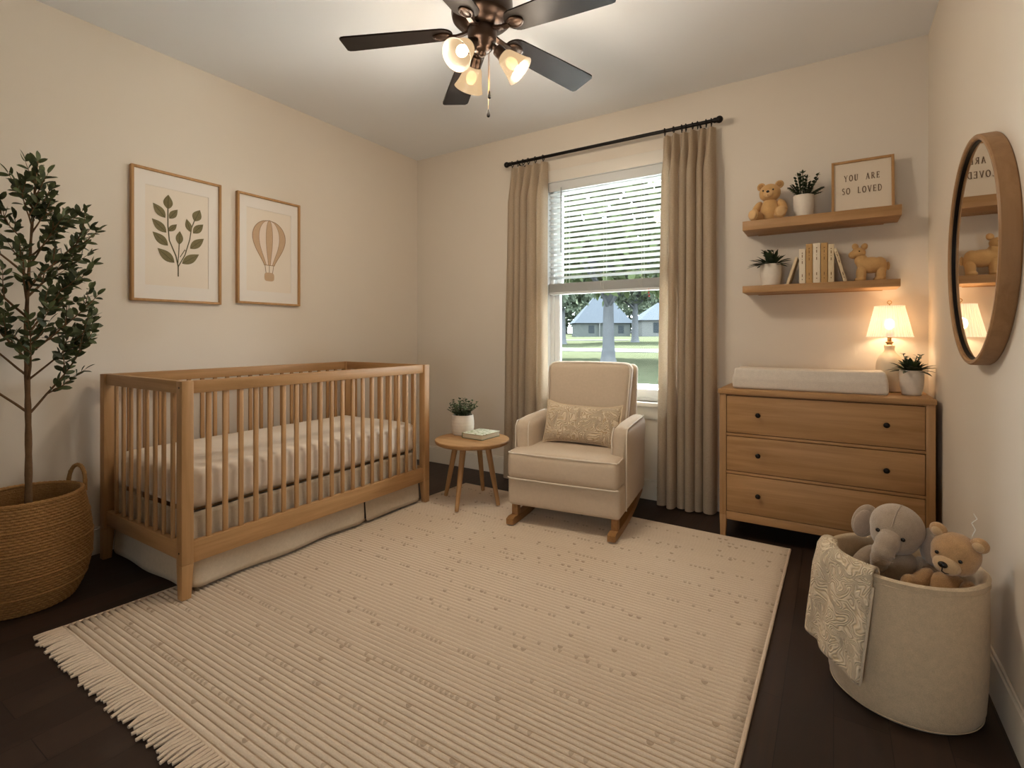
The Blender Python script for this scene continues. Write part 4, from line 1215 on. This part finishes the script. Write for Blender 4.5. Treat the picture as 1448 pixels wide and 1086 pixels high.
ball_part('tail', 'toywood', t, ((.082, 0, .078), (.008, .008, .022)))

# ------------------------------------------------------------------ round mirror on the right wall
MY, MZ, MR = 2.150, 1.347, .358
t = thing('round_mirror', 'large round mirror with deep oak frame on the right wall', 'mirror', (XR, MY, MZ))
mx = Matrix.Rotation(R(-90), 4, 'Y')     # local z -> -x (into the room)
bm = new_bm(); add_lathe(bm, [(MR - .003, .0), (MR, .004), (MR, .042), (MR - .004, .046), (MR - .012, .046), (MR - .016, .042), (MR - .018, .012), (MR - .02, 0)], 120, mat4=mx); obj('frame', bm, 'mirrorwood', t, angle=35)
bm = new_bm(); add_lathe(bm, [(MR - .0155, .036), (MR - .018, .037), (MR - .022, .036), (MR - .022, .028)], 120, mat4=mx); plabel(obj('inner_lip', bm, 'bladewood', t), 'dark inner lip')
bm = new_bm(); add_lathe(bm, [(.0005, .031), (MR - .018, .031)], 120, mat4=mx); obj('glass', bm, 'mirror', t, smooth=False)

# ------------------------------------------------------------------ canvas toy basket with toys and blanket
GX, GY, GR, GH = .176, 1.948, .197, .396
t = thing('storage_basket', 'oatmeal canvas basket full of soft toys by the right wall', 'basket', (GX, GY, 0))
def gprof(z): return GR * (.955 + .045 * math.sin(PI / 2 * min(1, z / .2))) - (.012 * max(0, 1 - z / .03) ** 2)
bm = new_bm(); pr_ = [(.001, .0)] + [(gprof(z), z) for z in [.0, .006, .014, .03] + [.03 + (GH - .03) * i / 20 for i in range(1, 21)]]
pr_ += [(GR + .003, GH + .004), (GR - .004, GH + .010), (GR - .013, GH + .006), (GR - .016, GH - .004)] + [(gprof(z) - .016, z) for z in [GH - .02 - (GH - .04) * i / 12 for i in range(13)]] + [(.001, .018)]
add_lathe(bm, pr_, 96); obj('canvas_wall', bm, 'canvas', t, angle=60)
for rr_, zz_, w_ in ((GR + .0015, GH - .012, .0014), (gprof(.012) + .001, .010, .0016)):
    bm = new_bm(); add_tube(bm, [(rr_ * math.cos(a), rr_ * math.sin(a), zz_) for a in [2 * PI * i / 90 for i in range(90)]], w_, 4, closed=True)
    obj('seam', bm, 'canvas', t)

# plush elephant (back left in the basket), looking down to the left
t = thing('plush_elephant', 'gray plush elephant sitting in the canvas basket', 'soft toy', (.168, 2.030, .006), R(-13))
ball_part('body', 'plush_gray', t, ((0, 0, .27), (.082, .07, .12)), ((0, -.005, .35), (.064, .056, .05)), remesh=.006, smooth=5)
hr = bpy.data.objects.new('head', None)
hm = Euler((R(14), R(10), R(-6))).to_matrix().to_4x4(); hp = Vector((.004, -.012, .462))
def hb(c, r, rot=None, **k):
    m3 = hm.to_3x3(); rr = (m3 @ (rot.to_matrix() if rot else Matrix.Identity(3)))
    return (hp + m3 @ Vector(c), r, dict(rot=rr.to_euler(), **k))
hd = ball_part('head', 'plush_gray', t, hb((0, 0, .008), (.073, .066, .073)), hb((0, -.012, -.018), (.066, .06, .055)), remesh=.006, smooth=5)
tp = [Vector(p) for p in ((0, -.05, -.002), (0, -.078, -.010), (-.003, -.098, -.03), (-.006, -.104, -.054), (-.009, -.098, -.078), (-.011, -.086, -.094))]
bm = new_bm()
for i, (p, r_) in enumerate(zip(tp, (.034, .034, .031, .028, .025, .022))): add_ball(bm, hp + hm.to_3x3() @ p, r_, seg=16, rings=12)
o = obj('trunk', bm, 'plush_gray', hd, angle=180); m_ = o.modifiers.new('fuse', 'REMESH'); m_.mode = 'VOXEL'; m_.voxel_size = .005; m_.use_smooth_shade = True; s_ = o.modifiers.new('soft', 'SMOOTH'); s_.iterations = 6
bm = new_bm()
for i in range(3):    # stitched creases across the trunk
    z = -.018 - .014 * i; add_tube(bm, [hp + hm.to_3x3() @ Vector((.034 * math.sin(a), -.086 - .010 * i - .020 * math.cos(a), z + .008 * math.cos(a))) for a in [R(-60 + 12 * k) for k in range(11)]], .0012, 4)
obj('trunk_stitch', bm, 'plush_gray_in', hd)
bm = new_bm(); add_tube(bm, [hp + hm.to_3x3() @ Vector((.0, -.001 + -.066 * math.cos(a), .008 + .0735 * math.sin(a))) for a in [R(25 + 6 * k) for k in range(16)]], .0013, 4); obj('head_seam', bm, 'plush_gray_in', hd)
for s in (-1, 1):
    plabel(ball_part('eye', 'black', hd, hb((s * .033, -.062, .012), (.0062, .005, .0066), seg=12, rings=8)), 'black bead eye')
    e = ball_part('ear', 'plush_gray', hd, hb((s * .089, .010, -.022), (.036, .014, .060), Euler((R(-8), s * R(-10), s * R(-22)))))
    plabel(ball_part('inner_ear', 'plush_gray_in', e, hb((s * .090, .001, -.024), (.027, .009, .048), Euler((R(-8), s * R(-10), s * R(-22))))), 'pinkish inner ear')
    ball_part('arm', 'plush_gray', t, ((s * .082, -.018, .335), (.030, .034, .066), {'rot': Euler((R(-35), s * R(-30), 0))}), ((s * .098, -.046, .30), (.03, .03, .03)), remesh=.006, smooth=4)
plabel(ball_part('tusk', 'mat', hd, hb((.020, -.085, -.045), (.006, .008, .006), seg=10, rings=8)), 'tiny white tusk')

# plush bear (front right in the basket)
t = thing('teddy_bear', 'fuzzy tan teddy bear in the canvas basket beside the elephant', 'soft toy', (.284, 1.935, 0.006), R(-27))
ball_part('body', 'plush_tan', t, ((0, 0, .24), (.066, .058, .11)), ((0, -.004, .335), (.052, .046, .05)), remesh=.0055, smooth=5)
hm = Euler((R(12), R(9), R(0))).to_matrix().to_4x4(); hp = Vector((.020, -.012, .450))
hd = ball_part('head', 'plush_tan', t, hb((0, 0, .004), (.058, .053, .056)), hb((0, -.008, -.014), (.054, .049, .042)), remesh=.0055, smooth=5)
plabel(ball_part('muzzle', 'plush_cream', hd, hb((-.002, -.047, -.016), (.033, .026, .027))), 'paler muzzle')
plabel(ball_part('nose', 'black', hd, hb((-.003, -.0725, -.004), (.0115, .008, .009), seg=14, rings=10)), 'dark nose')
bm = new_bm(); add_tube(bm, [hp + hm.to_3x3() @ Vector(p) for p in ((-.003, -.0735, -.013), (-.003, -.0745, -.024), (.004, -.0715, -.029), (.012, -.066, -.027))], .0014, 5); plabel(obj('mouth', bm, 'black', hd), 'stitched mouth')
for s in (-1, 1):
    e = ball_part('ear', 'plush_tan', hd, hb((s * .047, .006, .050), (.022, .013, .023), Euler((0, s * .5, 0))))
    plabel(ball_part('inner_ear', 'plush_cream', e, hb((s * .047, -.003, .049), (.014, .008, .015), Euler((0, s * .5, 0)))), 'paler inner ear')
    plabel(ball_part('eye', 'black', hd, hb((s * .027, -.049, .012), (.0052, .004, .0056), seg=12, rings=8)), 'black bead eye')
    ball_part('arm', 'plush_tan', t, ((s * .056, -.030, .345), (.024, .028, .050), {'rot': Euler((R(-50), s * R(-22), 0))}), ((s * (.060 if s > 0 else .072), -.060, .340), (.024, .026, .025)), remesh=.0055, smooth=4)
bm = new_bm(); add_tube(bm, [hp + Vector(p) for p in ((.03, .02, .055), (.036, .025, .075), (.026, .03, .09), (.038, .03, .105), (.03, .032, .118))], .0012, 4); plabel(obj('loose_thread', bm, 'cord', hd), 'loose pale thread behind the ear')

# blanket draped over the basket rim
rnd = random.Random(7)
NA, NTt = 46, 60
A0, A1 = R(171), R(247)
def blf(u, v):
    """u along the rim, v from the inside end over the rim down to the hem"""
    a = A0 + (A1 - A0) * u
    drop_out = .27 + .035 * u - .03 * (1 - u) ; inside = .07
    s = v * (inside + .05 + drop_out)
    if s < inside: r_, z = GR - .026, GH - inside + s + .004
    elif s < inside + .05:
        q = (s - inside) / .05 * PI; r_, z = GR - .006 - .020 * math.cos(q), GH + .006 + .016 * math.sin(q)
    else:
        dz = s - inside - .05; r_ = GR + .014 + .16 * dz * (.35 + .55 * (1 - u)) ; z = GH + .006 - dz
        fold = math.exp(-((u - .40) / .06) ** 2) * .016 - math.exp(-((u - .52) / .07) ** 2) * .006 + math.exp(-((u - .97) / .05) ** 2) * .008 + math.exp(-(u / .06) ** 2) * .008
        r_ += fold * min(1, dz / .08) + .004 * math.sin(u * 17 + dz * 12)
    a += (-.10 * max(0, s - inside - .05) / .3) * (1 - u) * 1.2 - .10 * max(0, (s - inside - .05)) / .3
    return Vector((r_ * math.cos(a), r_ * math.sin(a), z))
bm = new_bm(); add_grid(bm, NA, NTt, blf)
t = thing('throw_blanket', 'cream textured blanket draped over the canvas basket rim', 'blanket', (GX, GY, 0))
o = obj('blanket_cloth', bm, 'knit', t, angle=180); s = o.modifiers.new('thick', 'SOLIDIFY'); s.thickness = .007; s.offset = 1
bm = new_bm()
add_tube(bm, [blf(0, i / 40) for i in range(14, 41)] + [blf(i / 30, 1) for i in range(1, 31)] + [blf(1, 1 - i / 40) for i in range(1, 27)], .0062, 7); obj('hem', bm, 'knitedge', t)

# ------------------------------------------------------------------ ceiling fan with three lights
FX, FY = -1.297, 1.807
t = thing('ceiling_fan', 'dark bronze ceiling fan with five blades and three lit lamps', 'ceiling fan', (FX, FY, H))
d0 = lambda z: z - H
bm = new_bm(); add_lathe(bm, [(.10, d0(2.625)), (.105, d0(2.60)), (.118, d0(2.585)), (.131, d0(2.565)), (.134, d0(2.52)), (.134, d0(2.478)), (.130, d0(2.462)), (.118, d0(2.450)), (.105, d0(2.446)), (.095, d0(2.436)), (.078, d0(2.424)), (.06, d0(2.42)), (.001, d0(2.42))], 64); obj('motor_housing', bm, 'bronze', t, angle=30)
bm = new_bm(); add_lathe(bm, [(.058, d0(2.425)), (.064, d0(2.41)), (.062, d0(2.375)), (.056, d0(2.36)), (.048, d0(2.352)), (.045, d0(2.335)), (.032, d0(2.322)), (.018, d0(2.316)), (.015, d0(2.306)), (.009, d0(2.301)), (.001, d0(2.30))], 44); obj('switch_housing', bm, 'bronze', t, angle=35)
for k in range(5):
    a = 3.701 - k * 2 * PI / 5
    rm = Matrix.Rotation(a, 4, 'Z') @ Matrix.Rotation(R(5.3), 4, 'Y') @ Matrix.Rotation(R(-9), 4, 'X')
    zc = d0(2.412)
    bm = new_bm()      # blade outline: rounded inner end, square outer end with clipped corners
    out = []
    for i in range(13):
        q = PI / 2 + PI * i / 12; out.append((.185 + .055 * math.cos(q), .058 * math.sin(q)))
    out += [(.40, -.066), (.585, -.071), (.600, -.069), (.609, -.058), (.609, .058), (.600, .069), (.585, .071), (.40, .066)]
    a_ = [bm.verts.new((x, y, .0035)) for x, y in out]; b_ = [bm.verts.new((x, y, -.0035)) for x, y in out]
    bm.faces.new(a_); bm.faces.new(b_[::-1])
    for i in range(len(out)): j = (i + 1) % len(out); bm.faces.new((a_[j], a_[i], b_[i], b_[j]))
    for v in bm.verts: v.co = rm @ v.co + Vector((0, 0, zc))
    bl = obj('blade', bm, 'bladewood', t, angle=30)
    bm = new_bm()      # blade iron: arm and oval medallion under the blade
    pts = [(.055, 0, .004), (.085, 0, -.006), (.115, 0, -.012), (.15, 0, -.010)]
    for p, q in zip(pts, pts[1:]):
        add_hexa(bm, [(p[0], -.011, p[2] - .005), (q[0], -.011, q[2] - .005), (q[0], .011, q[2] - .005), (p[0], .011, p[2] - .005), (p[0], -.011, p[2] + .005), (q[0], -.011, q[2] + .005), (q[0], .011, q[2] + .005), (p[0], .011, p[2] + .005)])
    for v in bm.verts: pass
    n0 = len(bm.verts)
    add_lathe(bm, [(1.0, -.0036), (1.0, -.009), (.86, -.0125), (.78, -.0125), (.72, -.0100), (.60, -.0115), (.001, -.0120)], 32)
    bm.verts.ensure_lookup_table()
    for v in bm.verts[n0:]: v.co = Vector((.178 + v.co.x * .040, v.co.y * .030, v.co.z))
    for v in bm.verts: v.co = rm @ v.co + Vector((0, 0, zc))
    obj('blade_iron', bm, 'bronze', bl, angle=35)
SHADES = []
for az in (266, 148, 30):
    a = R(az); rad = Vector((math.cos(a), math.sin(a), 0)); base = rad * .052 + Vector((0, 0, d0(2.343)))
    tilt = R(46); ax = (rad * math.sin(tilt) - Vector((0, 0, 1)) * math.cos(tilt)).normalized()
    zq = Vector((0, 0, 1)).rotation_difference(ax).to_matrix().to_4x4()
    bm = new_bm()
    add_tube(bm, [rad * .03 + Vector((0, 0, d0(2.352))), base, base + ax * .02], [.012, .012, .014], 12)
    add_lathe(bm, [(.016, .012), (.024, .018), (.0265, .03), (.0265, .05), (.029, .053), (.029, .060), (.02, .062)], 28, c=base, mat4=zq); ar = obj('lamp_arm', bm, 'bronze', t)
    bm = new_bm()
    add_lathe(bm, [(.024, .056), (.030, .058), (.037, .068), (.042, .082), (.047, .10), (.053, .122), (.060, .142), (.066, .156), (.0675, .159), (.0655, .158), (.0585, .141), (.0515, .121), (.0455, .10), (.040, .082), (.035, .069), (.028, .061)], 44, c=base, mat4=zq)
    plabel(obj('lamp_shade', bm, 'fanshade', ar), 'lit frosted bell shade')
    bm = new_bm(); c_ = base + ax * .108; add_ball(bm, c_, (.024, .024, .030), rot=zq.to_euler(), seg=16, rings=12); plabel(obj('light_bulb', bm, 'bulb', ar), 'lit bulb')
    SHADES.append((Vector((FX, FY, H)) + base + ax * .140, ax))
for (dx, dy, zb) in ((.030, .012, 2.115), (.012, .030, 2.045)):
    bm = new_bm(); add_tube(bm, [(dx, dy, d0(2.335)), (dx, dy, d0(zb) + .03)], .0012, 6)
    ch = obj('pull_chain', bm, 'brass', t)
    bm = new_bm(); add_lathe(bm, [(.001, .036), (.003, .030), (.0052, .020), (.0078, .010), (.0072, .003), (.004, 0), (.001, -.001)], 14, c=(dx, dy, d0(zb))); plabel(obj('pull_drop', bm, 'bladewood', ch), 'dark wooden drop')

# ------------------------------------------------------------------ outdoors
def out(u, Z, z=0):   # camera ray at column u, depth Z
    c_, s_ = math.cos(.564), math.sin(.564); X = (u - 724) / 719 * Z
    return Vector((c_ * X - s_ * Z, s_ * X + c_ * Z, z))
gp = [(3.6, -.35), (15, -.34), (27, -.29), (40, -.17), (48, -.02), (75, .50), (120, 1.35), (170, 2.2)]
def gz(y):
    for (a, za), (b, zb) in zip(gp, gp[1:]):
        if a <= y <= b: return za + (zb - za) * (y - a) / (b - a)
    return gp[-1][1]
bm = new_bm()
add_grid(bm, 2, 60, lambda u, v: Vector((-170 + 260 * u, 3.6 + 166 * v, gz(3.6 + 166 * v))))
g = struct('ground', bm, 'grass')
bm = new_bm(); add_grid(bm, 2, 12, lambda u, v: Vector((-120 + 200 * u, 38.5 + 6.5 * v, gz(38.5 + 6.5 * v) + .03))); struct('road', bm, 'road')
bm = new_bm(); add_grid(bm, 2, 12, lambda u, v: Vector((-14 + 18 * u, 3.7 + 11 * v, gz(3.7 + 11 * v) + .02))); struct('bounce_patio', bm, 'bounce_patio')  # pale ground outside, added bright to bounce sun up into the room
bm = new_bm(); add_grid(bm, 2, 8, lambda u, v: Vector((-52 + 26 * u, 66 + 4 * v + 6 * u, gz(66 + 4 * v + 6 * u) + .05))); struct('driveway', bm, 'road')

def garden_tree(name, label, p, r, h, crown, seed, lm, nleaf=900, ls=.5):
    rnd = random.Random(seed); p = Vector((p.x, p.y, gz(p.y)))
    t = thing(name, label, 'tree', p, 0, 'hazy trees behind the houses' if 'hazy' in label else 'trees outside the window')
    bm = new_bm(); add_tube(bm, [(0, 0, -.2), (0, 0, .25), (.02, 0, .9), (0, .03, h * .5), (.05, 0, h)], [r * 1.7, r * 1.25, r * 1.02, r * .9, r * .6], 14)
    for i in range(9):
        a = rnd.uniform(0, 6.28); z = h * rnd.uniform(.55, .95); L = crown[0] * rnd.uniform(.5, .9)
        add_tube(bm, [(0, 0, z), (L * .5 * math.cos(a), L * .5 * math.sin(a), z + L * .35), (L * math.cos(a), L * math.sin(a), z + L * .5)], [r * .35, r * .2, r * .06], 7)
    obj('trunk', bm, 'bark_out', t)
    bm = new_bm(); cx, cz0, cz1 = crown
    for i in range(nleaf):
        while True:
            q = Vector((rnd.uniform(-1, 1), rnd.uniform(-1, 1), rnd.uniform(-1, 1)))
            if q.length < 1: break
        c = Vector((q.x * cx, q.y * cx, (cz0 + cz1) / 2 + q.z * (cz1 - cz0) / 2))
        d = Vector((rnd.uniform(-1, 1), rnd.uniform(-1, 1), rnd.uniform(-.8, .4)))
        for k in range(4):
            dd = d + Vector((rnd.uniform(-.8, .8), rnd.uniform(-.8, .8), rnd.uniform(-.5, .5)))
            add_leaf(bm, c, dd, Vector((rnd.uniform(-1, 1), rnd.uniform(-1, 1), 1)), ls * rnd.uniform(.7, 1.3), ls * .5, .2, .1, 4)
    obj('crown', bm, lm, t, angle=180)
garden_tree('garden_tree', 'large gray-trunked tree straight outside the window', out(860, 27), .31, 5.2, (8.5, 3.6, 15.5), 1, 'treeleaf', 3000, .65)
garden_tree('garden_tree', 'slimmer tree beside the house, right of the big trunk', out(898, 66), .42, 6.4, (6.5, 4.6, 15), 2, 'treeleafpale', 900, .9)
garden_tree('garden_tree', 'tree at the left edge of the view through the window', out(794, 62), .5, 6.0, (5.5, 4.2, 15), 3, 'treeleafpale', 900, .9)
for i, (u, Z, s) in enumerate(((752, 150, 1.25), (800, 172, 1.1), (846, 150, 1.25), (890, 172, 1.1), (938, 150, 1.25))):
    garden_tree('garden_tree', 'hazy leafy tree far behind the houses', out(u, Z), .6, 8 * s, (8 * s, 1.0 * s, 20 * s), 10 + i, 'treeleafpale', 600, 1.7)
def house(name, label, u0, u1, Z, ze, zp, wm, rm, porch=True):
    a, b = out(u0, Z), out(u1, Z); d = (b - a); L = d.length; ang = math.atan2(d.y, d.x); z0 = gz(a.y)
    t = thing(name, label, 'house', (a.x, a.y, z0 - .2), ang, 'houses across the road')
    dp = 9
    bm = new_bm(); add_box(bm, .6, L - .6, .6, dp, 0, ze - z0 + .2); obj('wall', bm, wm, t)
    bm = new_bm(); e, p = ze - z0 + .2, zp - z0 + .2
    v = [bm.verts.new(q) for q in ((0, 0, e), (L, 0, e), (L, dp + .6, e), (0, dp + .6, e), (L * .42, dp * .5, p), (L * .62, dp * .5, p))]
    for f in ((0, 1, 5, 4), (1, 2, 5), (2, 3, 4, 5), (3, 0, 4), (3, 2, 1, 0)): bm.faces.new([v[i] for i in f])
    obj('roof', bm, rm, t, smooth=False)
    for x in (.25, .52, .75):
        bm = new_bm(); add_box(bm, L * x, L * x + 1.2, .55, .62, 1.0, e - .5); obj('window', bm, 'windowdark', t)
    for x in (.42, .97):
        bm = new_bm(); add_box(bm, L * x, L * x + .25, .1, .35, 0, e); obj('porch_post', bm, 'sidingpale', t)
house('neighbour_house', 'gray house with a big hip roof across the road', 812, 896, 108, 3.9, 10.2, 'siding', 'roof')
house('neighbour_house', 'pale house at the right edge of the window view', 905, 985, 104, 4.4, 8.2, 'sidingpale', 'roof')

# ------------------------------------------------------------------ camera
cam = bpy.data.cameras.new('camera'); co = bpy.data.objects.new('camera', cam); COL.objects.link(co)
co.location = (0, 0, 1.08); co.rotation_euler = (R(90), 0, .564)
cam.sensor_width = 36; cam.sensor_fit = 'HORIZONTAL'; cam.lens = 36 * 719 / 1448; cam.shift_y = -67.5 / 1448; cam.clip_start = .02; cam.clip_end = 500
SC.camera = co

# ------------------------------------------------------------------ light
def lamp(name, loc, power, col, r, kind='POINT'):
    l = bpy.data.lights.new(name, kind); l.energy = power; l.color = col; l.shadow_soft_size = r
    o = bpy.data.objects.new(name, l); COL.objects.link(o); o.location = loc; return o
FANW, LAMPW, SKY, SUN = 16.0, 3.5, 16.0, 48.0
for p, ax in SHADES: lamp('fan_bulb_light', p, FANW, (1, .855, .68), .075)
lamp('lamp_bulb_light', (LX, LY, DT + .345), LAMPW, (1, .72, .44), .03)
wd = bpy.data.worlds.new('world'); SC.world = wd; wd.use_nodes = True; nt = wd.node_tree; nt.nodes.clear()
o_ = nt.nodes.new('ShaderNodeOutputWorld'); bg = nt.nodes.new('ShaderNodeBackground')
bg.inputs['Color'].default_value = (.86, .94, 1, 1); bg.inputs['Strength'].default_value = SKY
nt.links.new(bg.outputs[0], o_.inputs[0])
sun = lamp('sun', (-8, 20, 30), SUN, (1, .97, .92), 0, 'SUN'); sun.data.angle = R(1.2)
sun.rotation_euler = Vector((.35, -1, -math.tan(R(64)) * 1.06)).to_track_quat('-Z', 'Y').to_euler()
def portal(x0, x1, z0, z1, y, rx):
    pl = bpy.data.lights.new('window_portal', 'AREA'); pl.shape = 'RECTANGLE'; pl.size = x1 - x0; pl.size_y = z1 - z0
    po = bpy.data.objects.new('window_portal', pl); COL.objects.link(po); po.location = ((x0 + x1) / 2, y, (z0 + z1) / 2); po.rotation_euler = (R(rx), 0, 0)
    pl.cycles.is_portal = True
portal(WX0, WX1, WZ0, WZ1, YB + T + .02, -90)
portal(FX0, FX1, FZ0, FZ1, YF - T - .02, 90)

vs = SC.view_settings; SC.display_settings.display_device = 'sRGB'
vs.view_transform = 'Standard'; vs.look = 'None'; vs.exposure = .46; vs.gamma = 1; vs.use_curve_mapping = False
SC.cycles.max_bounces = 8; SC.cycles.diffuse_bounces = 5; SC.cycles.glossy_bounces = 4; SC.cycles.transparent_max_bounces = 12; SC.cycles.sample_clamp_indirect = 6
SC.cycles.use_denoising = True
